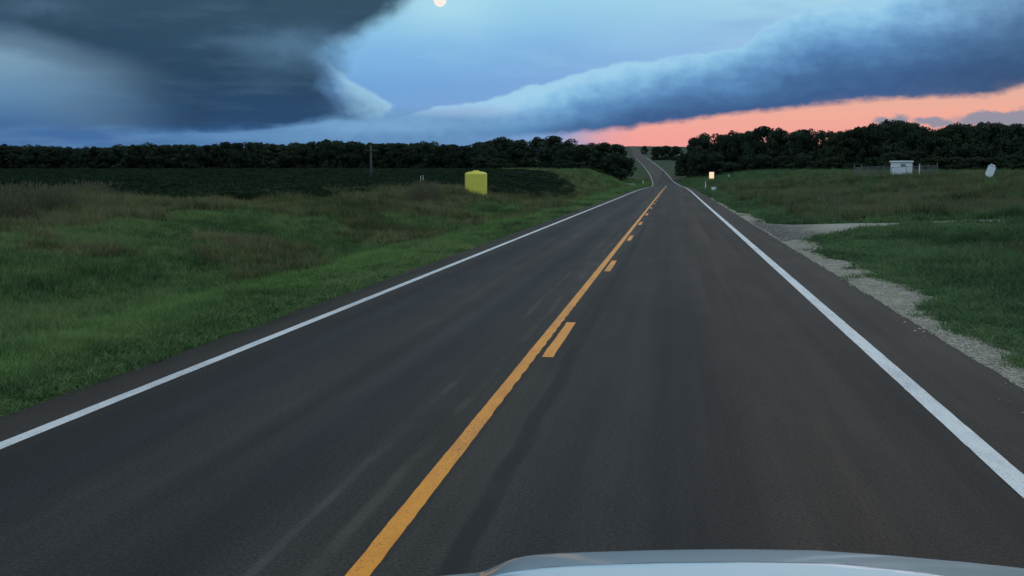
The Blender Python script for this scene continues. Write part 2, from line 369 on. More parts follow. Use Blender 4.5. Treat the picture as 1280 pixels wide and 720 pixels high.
# ------------------------------------------------------------------ road
a_mat = bpy.data.materials.new('worn_asphalt'); a_mat.use_nodes = True; k = NT(a_mat); P = k.sepp()
band = k.math('DIVIDE', k.math('ADD', k.math('ADD', P[0], 6.0), k.math('MULTIPLY', k.math('SUBTRACT', k.noise(.12, 3, (1, .25, 1)), .5), .5)), 10.0)
C = lambda r, g, b, s=1.0: (r*s, g*s, b*s)
base = k.ramp(band, [(0, (.070, .060, .050)), (.09, (.062, .055, .047)), (.14, (.034, .035, .036)), (.20, (.034, .037, .040)), (.27, (.062, .061, .059)), (.34, (.033, .036, .039)), (.42, (.056, .054, .050)), (.455, (.060, .057, .051)),
                     (.50, (.043, .042, .040)), (.60, (.039, .038, .038)), (.70, (.068, .051, .040)), (.78, (.048, .040, .034)), (.825, (.054, .046, .039)), (.86, (.053, .042, .035)), (.93, (.053, .042, .035)), (1, (.055, .047, .040))])
st = k.noise(1.0, 4, (2.2, .035, 1)); st2 = k.noise(1.0, 5, (.7, .09, 1), off=(4, 7, 0)); gr = k.noise(42, 6, rough=.75); mo = k.noise(1.1, 6, (1, .3, 1), .65)
def grey(v_, lo_, hi_): return k.ramp(v_, [(.25, lo_), (.75, hi_)])
base = k.mix(1.0, base, (.70, .66, .64), 'MULTIPLY'); base = k.mix(1.0, base, grey(st, .50, 1.55), 'MULTIPLY'); base = k.mix(1.0, base, grey(st2, .74, 1.28), 'MULTIPLY')
base = k.mix(1.0, base, k.ramp(gr, [(.34, .35), (.48, .9), (.60, 1.35), (.72, 2.3)]), 'MULTIPLY'); base = k.mix(1.0, base, grey(mo, .76, 1.25), 'MULTIPLY')
# dark sealed seam right of the centre line, ghost of an old painted line on its left
xw = k.math('ADD', P[0], k.math('MULTIPLY', k.math('SUBTRACT', k.noise(.5, 3, (0, 1, 0)), .5), .16))
seam = k.math('MULTIPLY', k.math('MULTIPLY', k.sm(xw, -1.20, -1.14), k.sm(xw, -1.0, -1.06)), k.sm(k.noise(.3, 3, (.2, 1, 1)), .30, .46))
base = k.mix(k.math('MULTIPLY', seam, .75), base, (.014, .015, .017))
gh = k.math('MULTIPLY', k.math('MULTIPLY', k.sm(xw, -1.86, -1.81), k.sm(xw, -1.73, -1.78)), k.sm(k.noise(.18, 5, (.3, 1, 1), .7, off=(0, 3, 0)), .40, .62))
base = k.mix(k.math('MULTIPLY', gh, .30), base, (.15, .14, .105))
gh2 = k.math('MULTIPLY', k.math('MULTIPLY', k.sm(xw, -2.14, -2.11), k.sm(xw, -2.05, -2.08)), k.sm(k.noise(.25, 5, (.3, 1, 1), .7, off=(0, 8, 0)), .42, .62))
base = k.mix(k.math('MULTIPLY', gh2, .26), base, (.15, .145, .13))
vor = k.n('ShaderNodeTexVoronoi', feature='DISTANCE_TO_EDGE'); vor.inputs['Scale'].default_value = .16
mpv = k.n('ShaderNodeMapping'); mpv.inputs['Scale'].default_value = (1.0, .8, 1)
wv = k.n('ShaderNodeVectorMath', operation='ADD'); nv = k.n('ShaderNodeTexNoise'); nv.inputs['Scale'].default_value = .9; nv.inputs['Detail'].default_value = 6
k.l(k.pos(), nv.inputs['Vector']); k.l(k.pos(), wv.inputs[0]); k.l(nv.outputs['Color'], wv.inputs[1]); k.l(wv.outputs[0], mpv.inputs[0]); k.l(mpv.outputs[0], vor.inputs['Vector'])
crk = k.math('MULTIPLY', k.sm(vor.outputs['Distance'], .006, .002), k.sm(k.noise(.25, 3, off=(3, 3, 3)), .52, .62))
base = k.mix(k.math('MULTIPLY', crk, .55), base, (.018, .018, .019))
k.color(base); k.bsdf.inputs['Roughness'].default_value = .82; k.bsdf.inputs['Specular IOR Level'].default_value = .3; k.bump(gr, .7, .012)
rd = ds[ds >= -12]
road_lats = np.array([LEDGE-.02, LEDGE, -3.6, -2, 0, 2, 3.6, REDGE, REDGE+.02])
def road_z(X, d, l): return zr(d)-np.where((l < LEDGE-.01) | (l > REDGE+.01), .07, 0)
rngx = np.random.RandomState(3)
def road_x(d, l):
    e = np.where(np.abs(l) > 4.1, (np.sin(d*1.7)*.012+np.sin(d*4.1+1)*.010+np.sin(d*.33)*.008), 0); return xc(d)+l+e
rd_fine = np.unique(np.concatenate([np.arange(2, 45, .25), rd]))
road = tag(sheet('road', rd_fine, road_lats, a_mat, 0, road_z, road_x), kind='structure')

def paint(name, c, c2, wear):
    m = bpy.data.materials.new(name); m.use_nodes = True; k = NT(m)
    n_ = k.noise(9, 6, (1, .25, 1)); g_ = k.noise(70, 3); b_ = k.noise(1.3, 4, (1, .3, 1))
    col = k.mix(k.sm(n_, .40, .75), c, c2); col = k.mix(k.math('MULTIPLY', k.sm(k.math('ADD', g_, k.math('MULTIPLY', b_, .6)), .80, .98), wear), col, (.09, .085, .08))
    k.color(col); k.bsdf.inputs['Roughness'].default_value = .6; k.bump(g_, .3, .004); return m
white_paint = paint('white_road_paint', (.74, .76, .78), (.60, .62, .64), .5)
yellow_paint = paint('yellow_road_paint', (.90, .35, .03), (.78, .28, .03), .6)
def strip_line(name, lat0, half, d0, d1, m, step=.3, rag=.0015, serr=None, parent=None, seed=1):
    rs = np.random.RandomState(seed); dl = np.unique(np.concatenate([np.arange(d0, min(d1, 60), step), np.arange(60, min(d1, 160), step*4), ds[(ds > d0) & (ds < d1)], [d1]])); dl = dl[(dl >= d0) & (dl <= d1)]
    near = 1/(1+np.maximum(dl-20, 0)/30)
    l = xc(dl)+lat0-half+rs.randn(len(dl))*rag*near; r = xc(dl)+lat0+half+rs.randn(len(dl))*rag*near
    if serr is not None:
        dl2 = dl; r = r-serr*(0.5+0.5*np.sign(np.sin(dl2*2*math.pi/.6)))*near*sstep(dl, 8.5, 10)*(1-sstep(dl, 16, 24))
    z = zr(dl)+.004
    vs = []; fs = []
    for i in range(len(dl)):
        vs += [(l[i], dl[i], z[i]), (r[i], dl[i], z[i])]
        if i: fs.append((2*i-2, 2*i-1, 2*i+1, 2*i))
    return obj(name, (vs, fs), m, parent)
X0 = -1.33
strip_line('edge_line', -4.935-X0, .065, 2, 330, white_paint, parent=road, seed=1)
strip_line('edge_line', -4.935-X0, .065, 330.2, 780, white_paint, parent=road, seed=5)
strip_line('edge_line', 2.27-X0, .085, 2, 330, white_paint, parent=road, seed=2)
strip_line('edge_line', 2.27-X0, .085, 330.2, 780, white_paint, parent=road, seed=6)
strip_line('centre_line', -1.545-X0, .062, 2, 320, yellow_paint, step=.15, rag=.0015, serr=.009, parent=road, seed=3)
kk = 0
d_ = 0.9
while d_ < 300:
    strip_line('lane_dash', -1.36-X0, .062, d_, d_+3.1, yellow_paint, rag=.003, parent=road, seed=10+kk); kk += 1; d_ += 11.75

# gravel shoulder with a ragged grass side, and the driveway
gv = bpy.data.materials.new('pale_gravel'); gv.use_nodes = True; k = NT(gv)
n1 = k.noise(38, 4); n2 = k.noise(1.5, 5); vo = k.n('ShaderNodeTexVoronoi'); vo.inputs['Scale'].default_value = 26; k.l(k.pos(), vo.inputs['Vector'])
col = k.ramp(n2, [(.3, (.27, .255, .21)), (.7, (.42, .40, .33))]); col = k.mix(1.0, col, k.ramp(vo.outputs['Color'], [(.1, .55), (.9, 1.2)]), 'MULTIPLY')
k.color(col); k.bsdf.inputs['Roughness'].default_value = .95; k.bsdf.inputs['Specular IOR Level'].default_value = .15; k.bump(vo.outputs['Distance'], .8, .02)
gd = bpy.data.materials.new('driveway_gravel'); gd.use_nodes = True; k = NT(gd); P = k.sepp()
vo = k.n('ShaderNodeTexVoronoi'); vo.inputs['Scale'].default_value = 22; k.l(k.pos(), vo.inputs['Vector'])
xx = k.math('ADD', P[0], k.math('MULTIPLY', k.math('SUBTRACT', k.noise(.7, 4), .5), 3.0))
col = k.mix(k.sm(xx, 3.8, 6.4), (.11, .105, .10), (.36, .345, .30)); col = k.mix(1.0, col, k.ramp(vo.outputs['Color'], [(.1, .6), (.9, 1.25)]), 'MULTIPLY')
k.color(col); k.bsdf.inputs['Roughness'].default_value = .95; k.bsdf.inputs['Specular IOR Level'].default_value = .15; k.bump(vo.outputs['Distance'], .7, .02)
def gw(d):   # width of the pale gravel strip
    d = np.asarray(d, float)
    w_ = .78+.30*np.sin(d*.31+.6)+.16*np.sin(d*.9+2)+.10*np.sin(d*2.3)+.06*np.sin(d*5.1)
    w_ = w_+.35*sstep(d, 30, 36)
    return np.clip(w_, .3, 1.8)*(1-.7*sstep(d, 52, 70))
sd = np.concatenate([np.arange(4, 50, .2), np.arange(50, 110, 1.0)])
tag(sheet('gravel_shoulder', sd, np.array([0, .25, .5, .75, 1.0]), gv, .025, zfun=lambda X, d, l: H(X, d)*(l > 0.01)+np.where(l <= .01, zr(d)-.05, 0), xfun=lambda d, l: xc(d)+REDGE-.005+gw(d)*l), kind='structure')
# driveway: from the road edge to the right, narrowing
dl_ = np.arange(0, 1.0001, .1)
dx = np.concatenate([np.arange(3.0, 8, .25), np.arange(8, 20, .5)])
drive_lo = interp([3, 3.6, 4.5, 6, 8, 12, 16, 20], [36.6, 37.2, 39.0, 41.0, 42.6, 44.0, 44.6, 45]); drive_hi = interp([3, 3.6, 4.5, 6, 8, 12, 16, 20], [53, 52, 50.2, 48.8, 48.2, 48.0, 48.0, 48.2])
vs = []; fs = []; nx = len(dx)
for i, x_ in enumerate(dx):
    lo_, hi_ = float(drive_lo(x_)), float(drive_hi(x_))
    for t_ in dl_:
        dd_ = lo_+(hi_-lo_)*t_
        z_ = max(Hs(x_, dd_)+.035, -.02 if x_ < 3.9 else -9) if x_ > 3.35 else -.03
        vs.append((x_ if x_ > 3.31 else 3.31, dd_, z_))
for i in range(nx-1):
    for j in range(len(dl_)-1):
        a_ = i*len(dl_)+j; fs.append((a_, a_+len(dl_), a_+len(dl_)+1, a_+1))
tag(obj('driveway', (vs, fs), gd), kind='structure')

# ------------------------------------------------------------------ grass, weeds, crop
def blade_mat(name, stops, patch=.12, rand=.5, rough=.8, seed=0, sc=(1, .45, 1), strip=None):
    m = bpy.data.materials.new(name); m.use_nodes = True; k = NT(m)
    oi = k.n('ShaderNodeObjectInfo'); f = k.math('ADD', k.math('MULTIPLY', k.noise(patch, 4, sc, off=(seed, seed*2, 0)), .75), k.math('MULTIPLY', k.noise(patch*5, 3, (1, .4, 1), off=(seed, seed, 0)), .25))
    v_ = k.math('ADD', f, k.math('MULTIPLY', k.math('SUBTRACT', oi.outputs['Random'], .5), rand*.5))
    col = k.ramp(v_, stops)
    if strip:
        P_ = k.sepp(); xw_ = k.math('ADD', P_[0], k.math('MULTIPLY', k.math('SUBTRACT', k.noise(.2, 3, (0, 1, 0)), .5), 4.0))
        sm_ = k.math('MULTIPLY', k.math('MULTIPLY', k.sm(xw_, strip[0], strip[1]), k.sm(xw_, strip[3], strip[2])), k.sm(k.noise(.5, 4, (1, .25, 1)), .36, .58))
        col = k.mix(k.math('MULTIPLY', sm_, .75), col, strip[4])
    k.color(col); k.bsdf.inputs['Roughness'].default_value = rough; k.bsdf.inputs['Specular IOR Level'].default_value = .12
    tr = k.n('ShaderNodeBsdfTranslucent'); k.l(col, tr.inputs[0]); ms = k.n('ShaderNodeMixShader'); ms.inputs[0].default_value = .35
    k.l(k.bsdf.outputs[0], ms.inputs[1]); k.l(tr.outputs[0], ms.inputs[2]); k.l(ms.outputs[0], k.t.nodes['Material Output'].inputs[0])
    return m
verge_mat = blade_mat('mown_grass_blade', [(.38, (0.056, 0.094, 0.040)), (.46, (0.095, 0.180, 0.066)), (.53, (0.129, 0.228, 0.081)), (.62, (0.202, 0.270, 0.109))], .25, .5, strip=(-9.4, -8.2, -7.2, -6.4, (0.185, 0.318, 0.097)))
right_mat = blade_mat('lush_grass_blade', [(.38, (0.052, 0.096, 0.046)), (.5, (0.098, 0.180, 0.081)), (.62, (0.149, 0.234, 0.098))], .25, .5, seed=3)
brown_mat = blade_mat('dry_grass_blade', [(.38, (0.054, 0.087, 0.030)), (.46, (0.113, 0.132, 0.054)), (.54, (0.181, 0.174, 0.082)), (.62, (0.255, 0.246, 0.130))], .14, .45, seed=5)
olive_mat = blade_mat('prairie_grass_blade', [(.40, (0.033, 0.046, 0.023)), (.47, (0.106, 0.128, 0.058)), (.54, (0.169, 0.183, 0.086)), (.63, (0.250, 0.238, 0.138))], .16, .4, seed=8, sc=(.35, 1, 1))  # darkest stop puts shade between clumps into the colour, in stretched noise bands
seed_mat = blade_mat('pale_seed_heads', [(.3, (.12, .125, .072)), (.7, (.19, .19, .12))], .5, .5, seed=2)
crop_mat = blade_mat('crop_leaf', [(.3, (.010, .028, .014)), (.7, (.022, .046, .022))], .06, .5, seed=4)
def tuft(name, n, h, spread, w, lean, m, rs, seedhead=False):
    vs = []; fs = []
    for _ in range(n):
        a = rs.rand()*6.283; r = spread*math.sqrt(rs.rand()); bx, by = r*math.cos(a), r*math.sin(a)
        la = rs.rand()*6.283; hh = h*(.55+.6*rs.rand()); L = lean*(.3+rs.rand())*hh; dx_, dy_ = math.cos(la)*L, math.sin(la)*L
        pa = rs.rand()*6.283; wx, wy = math.cos(pa)*w*.5, math.sin(pa)*w*.5; i = len(vs)
        mx, my, mz = bx+dx_*.35, by+dy_*.35, hh*.58
        vs += [(bx-wx, by-wy, -.04), (bx+wx, by+wy, -.04), (mx-wx*.8, my-wy*.8, mz), (mx+wx*.8, my+wy*.8, mz), (bx+dx_, by+dy_, hh*(1-.25*lean))]
        fs += [(i, i+1, i+3, i+2), (i+2, i+3, i+4)]
        if seedhead and rs.rand() < .6:
            j = len(vs); tx, ty, tz = bx+dx_, by+dy_, hh*(1-.25*lean); q = w*1.1
            vs += [(tx-q, ty, tz-.02), (tx, ty-q, tz+.06), (tx+q, ty, tz), (tx, ty+q, tz+.15)]; fs += [(j, j+1, j+2, j+3)]
    me = bpy.data.meshes.new(name); me.from_pydata(vs, [], fs); me.update(); me.materials.append(m); return me
def leaf_plant(name, n, h, spread, leaf, m, rs):
    vs = []; fs = []
    for _ in range(n):
        a = rs.rand()*6.283; r = spread*math.sqrt(rs.rand()); z = h*(.25+.75*rs.rand()**.6)*(1-.35*(r/spread)**2); p = Vector((r*math.cos(a), r*math.sin(a), z))
        nrm = Vector((rs.randn()*.6, rs.randn()*.6, .9)).normalized(); t_ = nrm.orthogonal().normalized(); t_.rotate(Matrix.Rotation(rs.rand()*6.283, 3, nrm)); b_ = nrm.cross(t_)
        s = leaf*(.6+.7*rs.rand()); i = len(vs)
        vs += [tuple(p-t_*s), tuple(p-b_*s*.5), tuple(p+t_*s), tuple(p+b_*s*.5)]; fs.append((i, i+1, i+2, i+3))
    me = bpy.data.meshes.new(name); me.from_pydata(vs, [], fs); me.update(); me.materials.append(m); return me
def scatter(name, label, cat, pts, scl, protos, tilt=.18):
    pc = bpy.data.collections.new(name+'_kinds')
    for i, me in enumerate(protos):
        pc.objects.link(bpy.data.objects.new('%s_kind' % name, me))
    n = len(pts); me = bpy.data.meshes.new(name); me.vertices.add(n); me.vertices.foreach_set('co', np.asarray(pts, np.float32).ravel())
    rs = np.random.RandomState(n)
    at = me.attributes.new('size', 'FLOAT_VECTOR', 'POINT'); at.data.foreach_set('vector', np.asarray(scl, np.float32).ravel())
    rot = np.stack([rs.randn(n)*tilt, rs.randn(n)*tilt, rs.rand(n)*6.283], -1).astype(np.float32)
    at = me.attributes.new('turn', 'FLOAT_VECTOR', 'POINT'); at.data.foreach_set('vector', rot.ravel())
    at = me.attributes.new('pick', 'INT', 'POINT'); at.data.foreach_set('value', rs.randint(0, len(protos), n).astype(np.int32))
    o = link(bpy.data.objects.new(name, me))
    ng = bpy.data.node_groups.new(name+'_scatter', 'GeometryNodeTree')
    ng.interface.new_socket('Geometry', in_out='INPUT', socket_type='NodeSocketGeometry'); ng.interface.new_socket('Geometry', in_out='OUTPUT', socket_type='NodeSocketGeometry')
    gi = ng.nodes.new('NodeGroupInput'); go = ng.nodes.new('NodeGroupOutput'); ip = ng.nodes.new('GeometryNodeInstanceOnPoints'); ci = ng.nodes.new('GeometryNodeCollectionInfo')
    ci.inputs['Collection'].default_value = pc; ci.inputs['Separate Children'].default_value = True; ci.inputs['Reset Children'].default_value = True
    def attr(nm, ty): q = ng.nodes.new('GeometryNodeInputNamedAttribute'); q.data_type = ty; q.inputs['Name'].default_value = nm; return q.outputs['Attribute']
    L = ng.links.new
    L(gi.outputs[0], ip.inputs['Points']); L(ci.outputs[0], ip.inputs['Instance']); ip.inputs['Pick Instance'].default_value = True
    L(attr('pick', 'INT'), ip.inputs['Instance Index']); L(attr('turn', 'FLOAT_VECTOR'), ip.inputs['Rotation']); L(attr('size', 'FLOAT_VECTOR'), ip.inputs['Scale']); L(ip.outputs[0], go.inputs[0])
    md = o.modifiers.new('scatter', 'NODES'); md.node_group = ng
    return tag(o, label, cat, kind='stuff')
rs = np.random.RandomState(21)
def spread_pts(n, d0, d1, side, pw=1.0, margin=1.15):
    d = d0*(d1/d0)**(rs.rand(n)**pw)
    if side < 0: x = xc(d)+LEDGE-rs.rand(n)*(d*.66*margin)
    else: x = xc(d)+REDGE+rs.rand(n)*(d*.31*margin+3)
    return x, d
def vnoise(x, y, s):
    return (np.sin(x*s*1.0+y*s*.6+1)+np.sin(x*s*-.7+y*s*1.3+2.2)+np.sin(x*s*2.1-y*s*.4+.3)*.6+np.sin(y*s*2.6+x*s*1.1)*.5)/3.1
def finish(x, d, keep, smin, grow, hvar=.35):
    x, d = x[keep], d[keep]; z = H(x, d); s = smin*(1+d*grow); s = s*(1+hvar*(rs.rand(len(x))-.5)*2)
    return np.stack([x, d, z], -1), s
# where the left land turns from mown green to brown prairie grass
def brown_line(d): return -(8.8+.8*np.sin(d*.19)+.6*np.sin(d*.47+1)+14*np.exp(-(np.maximum(d, 16)-20)/28))
def brown_patch(x, d):
    m_ = np.full(np.shape(x), -9.0)
    for cx_, cd_, rx_, rd_ in ((-9.6, 27.5, 1.3, 2.6), (-12.5, 33, 2.2, 3.5), (-11.0, 43, 2.6, 6), (-9.0, 58, 2.2, 9), (-8.4, 82, 1.6, 14), (-14.5, 26.5, 1.6, 1.4), (-18, 29, 1.8, .9)):
        m_ = np.maximum(m_, 1-((x-cx_)/rx_)**2-((d-cd_)/rd_)**2)
    return m_+.7*vnoise(x, d, .8) > .05+.7*rs.rand(*np.shape(x))
# mown verge, left
x, d = spread_pts(150000, 7.5, 420, -1, .85); lat = x-xc(d)
green_tongue = (lat < -24) & (d < 44) & (vnoise(x, d, .15) > -.2)
keep = ((lat > brown_line(d)+vnoise(x, d, .5)*1.6) & ~(brown_patch(x, d) & (rs.rand(len(x)) < .8)) | ((d > 150) & (x > field_edge(d)+1)) | (green_tongue & (x > field_edge(d)))) & (lat < LEDGE-.03-.05*rs.rand(len(x)))
pts, s = finish(x, d, keep, .8, .012)
edge = np.clip((-(pts[:, 0]-xc(pts[:, 1]))-4.2)/1.6, .35, 1)
scl = np.stack([s, s, s*edge*np.clip(1+.6*vnoise(pts[:, 0], pts[:, 1], .6)+.5*vnoise(pts[:, 0]+7, pts[:, 1], 1.9), .3, 2.2)*np.where(pts[:, 1] > 60, .8, 1)], -1)
T = np.random.RandomState(5)
scatter('grass', 'green mown roadside grass on the verge left of the road', 'grass', pts, scl, [tuft('verge_tuft', 26, .20, .17, .012, .6, verge_mat, T) for _ in range(5)])
# brown tall grass, left
x, d = spread_pts(120000, 12, 260, -1, .8); lat = x-xc(d)
keep = ((lat < brown_line(d)+vnoise(x, d, .5)*1.6+.6) | brown_patch(x, d)) & (x > field_edge(d)-1.0) & ~((lat < -24) & (d < 44) & (vnoise(x, d, .15) > .15)) & ~((d > 140) & (rs.rand(len(x)) > .3))
pts, s = finish(x, d, keep, .75, .006)
cl = np.clip(.85+.55*vnoise(pts[:, 0], pts[:, 1], .35)+.45*vnoise(pts[:, 0]+3, pts[:, 1], 1.1), .25, 1.9)
scatter('tall_grass', 'brown and olive uncut prairie grass in front of the crop field', 'grass', pts, np.stack([s, s, s*cl], -1), [tuft('dry_tuft', 24, .55, .22, .013, .5, brown_mat, T) for _ in range(3)]+[tuft('olive_tuft', 24, .5, .22, .014, .5, olive_mat, T) for _ in range(3)])
# pale seed-head drifts
x, d = spread_pts(90000, 28, 90, -1, .9)
drift = np.zeros(len(x), bool)
for cx_, cd_, rx_, rd_ in ((-23.5, 38, 2.6, 1.4), (-25.2, 46, 1.5, 1.6), (-20.5, 33, 1.2, .8), (-15.2, 70, .9, 3)):
    drift |= ((x-cx_)/rx_)**2+((d-cd_)/rd_)**2 < (.8+.4*rs.rand(len(x)))
pts, s = finish(x, d, drift, .8, .004)
scatter('seeding_grass', 'pale drifts of tall seeding grass among the brown grass', 'grass', pts, np.stack([s, s, s], -1), [tuft('seed_tuft', 22, .8, .22, .012, .45, seed_mat, T, True) for _ in range(3)])
# crop plants
x, d = spread_pts(110000, 24, 520, -1, .75)
x = np.where(rs.rand(len(x)) < .85, np.round(x/.76)*.76+rs.randn(len(x))*.08, x)
keep = x < field_edge(d)+.3*vnoise(x, d, .8)
pts, s = finish(x, d, keep, .8, .009)
scatter('crop_plants', 'dark green leafy crop plants filling the level field', 'crop', pts, np.stack([s, s, s*np.minimum(1, 1.2/s)*.7], -1), [leaf_plant('crop_plant', 110, .70, .46, .062, crop_mat, T) for _ in range(4)], .08)
# right side: lush verge
x, d = spread_pts(120000, 9.5, 420, 1, .85); lat = x-xc(d)
gr_e = REDGE+gw(d)*(.82+.3*rs.rand(len(x)))
on_drive = (x < 16) & (d > drive_lo(np.clip(x, 3, 20))+.35+.5*vnoise(x, d, 1.6)) & (d < drive_hi(np.clip(x, 3, 20))-.5+.8*vnoise(x, d, 1.3))
tallR = ((d > 49) & (lat > 7.5+1.5*vnoise(x, d, .3))) | ((d < 30) & (lat > 9.8+1.0*vnoise(x, d, .7)))
loose = (lat > REDGE+.15) & (vnoise(x, d, 2.2) > .6) & (rs.rand(len(x)) < .35)
keep = ((lat > gr_e) | loose) & ~on_drive & ~(tallR & (d < 200) & (rs.rand(len(x)) < .85))
pts, s = finish(x, d, keep, .85, .010)
hh = np.clip(((pts[:, 0]-xc(pts[:, 1]))-4.6)/2.4, .4, 1.4)*(1-.55*sstep(pts[:, 1], 27, 33)*(1-sstep(pts[:, 1], 42, 46)))
scatter('verge_grass', 'lush green grass on the right verge round the gravel driveway', 'grass', pts, np.stack([s, s, s*hh*np.clip(1+.5*vnoise(pts[:, 0], pts[:, 1], .6)+.5*vnoise(pts[:, 0]+7, pts[:, 1], 1.7), .35, 2.2)], -1), [tuft('lush_tuft', 26, .24, .18, .014, .7, right_mat, T) for _ in range(5)])
# right side: prairie bank
x, d = spread_pts(120000, 14, 250, 1, .7); lat = x-xc(d)
on_drive = (x < 18) & (d > drive_lo(np.clip(x, 3, 20))-.5) & (d < drive_hi(np.clip(x, 3, 20))-.2+.9*vnoise(x, d, 1.1))
keep = (((d > 49) & (lat > 7.2+1.5*vnoise(x, d, .3))) | (((d < 33) & (lat > 9.3+1.0*vnoise(x, d, .7))) | ((d < 47) & (lat > 14.2)))) & ~on_drive
pts, s = finish(x, d, keep, .8, .005)
cl = np.clip(.8+.6*vnoise(pts[:, 0], pts[:, 1], .33)+.5*vnoise(pts[:, 0]+3, pts[:, 1], .9), .22, 1.9)*np.where(pts[:, 1] < 47, .9, 1)
scatter('prairie_grass', 'olive uncut grass on the bank in front of the white shed', 'grass', pts, np.stack([s, s, s*cl], -1), [tuft('olive_tuft', 24, .55, .22, .014, .5, olive_mat, T) for _ in range(4)]+[tuft('dry_tuft', 22, .6, .22, .013, .5, brown_mat, T)]+[tuft('lush_tuft', 24, .5, .22, .015, .55, right_mat, T)])

# pale seed stalks above the driveway
x, d = spread_pts(26000, 48, 120, 1, .8)
keep = (x > 6.5) & (vnoise(x, d, .4) > .25) & (rs.rand(len(x)) < .35)
pts, s = finish(x, d, keep, .75, .004)
scatter('seeding_grass', 'scattered pale seed stalks on the bank behind the gravel driveway', 'grass', pts, np.stack([s, s, s], -1), [tuft('stalk_tuft', 7, .8, .3, .012, .4, seed_mat, T, True) for _ in range(3)])
def stone_mesh(rs_):
    bm = bmesh.new(); bmesh.ops.create_icosphere(bm, subdivisions=1, radius=1)
    for v_ in bm.verts: v_.co = Vector((v_.co.x*1.2, v_.co.y, v_.co.z*.6))*(1+.25*rs_.randn()*.6)
    me = bpy.data.meshes.new('stone'); bm.to_mesh(me); bm.free(); me.materials.append(stone_m); return me
stone_m = mat('gravel_stone', (.27, .26, .22), .95, (.46, .44, .38), 30, spec=.1)
n = 9000; d = 8.5*(52/8.5)**rs.rand(n); w_ = gw(d); x = xc(d)+REDGE+w_*(rs.rand(n)**.8*1.15-.06)-np.where(rs.rand(n) < .05, rs.rand(n)**3*.45, 0)
z = np.where(x < xc(d)+REDGE, zr(d)+.004, H(x, d)+.03); s = .006+.016*rs.rand(n)**3+d*.00012
scatter('loose_stones', 'loose pale stones strewn over the gravel shoulder', 'gravel', np.stack([x, d, z], -1), np.stack([s, s, s], -1), [stone_mesh(T) for _ in range(4)])

# ------------------------------------------------------------------ trees
bark = mat('bark', (.045, .038, .03), .95, (.08, .07, .055), 6, bump=.5)
leaf_m = []
for i, (c1, c2) in enumerate((((.022, .036, .022), (.032, .048, .027)), ((.019, .034, .023), (.029, .045, .028)), ((.024, .036, .021), (.036, .049, .026)))):
    leaf_m.append(mat('tree_leaf', c1, .8, c2, .45, spec=.1, obj_rand=.5))
def crown_mesh(rs, wid, hgt, n_l, per, leaf, m, low=.12, shape=1.0):
    vs = []; fs = []; lobes = []
    while len(lobes) < n_l:
        z = rs.rand(); rad = max(math.sin(math.pi*min(max(z*.80+.18, 0), 1)), .18)**(.6*shape)
        a = rs.rand()*6.283; r = rad*math.sqrt(rs.rand())*.80
        lobes.append((r*math.cos(a)*wid/2, r*math.sin(a)*wid/2, (low+(1-low)*z*.90)*hgt, (.13+.12*rs.rand())*wid*.72))
    for (cx_, cy_, cz_, lr) in lobes:
        for _ in range(per):
            q = rs.randn(3); q /= np.linalg.norm(q)+1e-6; rr = lr*(.66+.38*rs.rand()); p = Vector((cx_+q[0]*rr, cy_+q[1]*rr, cz_+q[2]*rr*.8))
            nrm = Vector(q+rs.randn(3)*.4).normalized(); t_ = nrm.orthogonal().normalized(); t_.rotate(Matrix.Rotation(rs.rand()*6.283, 3, nrm)); b_ = nrm.cross(t_)
            s = leaf*(.5+.9*rs.rand()); i = len(vs)
            vs += [tuple(p-t_*s), tuple(p-b_*s*.55), tuple(p+t_*s), tuple(p+b_*s*.6)]; fs.append((i, i+1, i+2, i+3))
    zm = np.percentile([v_[2] for v_ in vs], 99.5); f_ = hgt/zm
    vs = [(a, b, c*f_) for a, b, c in vs]; lobes = [(a, b, c*f_, d) for a, b, c, d in lobes]
    return vs, fs, lobes
def make_tree_proto(seed, wid, hgt, n_l, per, leaf, m, low=.12, shape=1.0):
    rs = np.random.RandomState(seed)
    vs, fs, lobes = crown_mesh(rs, wid, hgt, n_l, per, leaf, m, low, shape)
    cm = bpy.data.meshes.new('crown'); cm.from_pydata(vs, [], fs); cm.update(); cm.materials.append(m)
    bm = bmesh.new(); r0 = .018*hgt+.05
    tube(bm, [(0, 0, -.3), (.02*hgt*.3, 0, hgt*.2), (0, .02*hgt, hgt*.45), (.02*hgt, 0, hgt*.8)], [r0*1.4, r0, r0*.75, r0*.25], 8)
    for (cx_, cy_, cz_, lr) in lobes[:9]:
        z0 = min(cz_*.7, hgt*.5); tube(bm, [(0, 0, z0*.7), (cx_*.5, cy_*.5, (z0*.7+cz_)/2+.1), (cx_, cy_, cz_)], [r0*.5, r0*.3, r0*.1], 5)
    tm = bpy.data.meshes.new('trunk'); bm.to_mesh(tm); bm.free(); tm.materials.append(bark)
    return dict(h=hgt, w=wid, crown=cm, trunk=tm)
PR = [make_tree_proto(31, 9, 10, 46, 165, .25, leaf_m[0], .04, .8), make_tree_proto(32, 10, 10, 50, 160, .25, leaf_m[1], .03, .9), make_tree_proto(33, 8, 10, 42, 165, .24, leaf_m[2], .05, .9),
      make_tree_proto(34, 11, 10, 54, 150, .26, leaf_m[0], .02, .7), make_tree_proto(35, 9.5, 10, 48, 160, .25, leaf_m[1], .03, 1.0)]
def plant_tree(name, x, d, h, w, proto, label, group, rz=None, cat='tree', sink=.15):
    p = PR[proto]; t = empty(name, (x, d, Hs(x, d)-sink), random.uniform(0, 6.28) if rz is None else rz)
    t.scale = (w/p['w'], w/p['w'], h/p['h']); tag(t, label, cat, group)
    for nm in ('trunk', 'crown'):
        link(bpy.data.objects.new(nm, p[nm]), t)
    return t
def top_z(px, py, d): return atd(px, py, d)
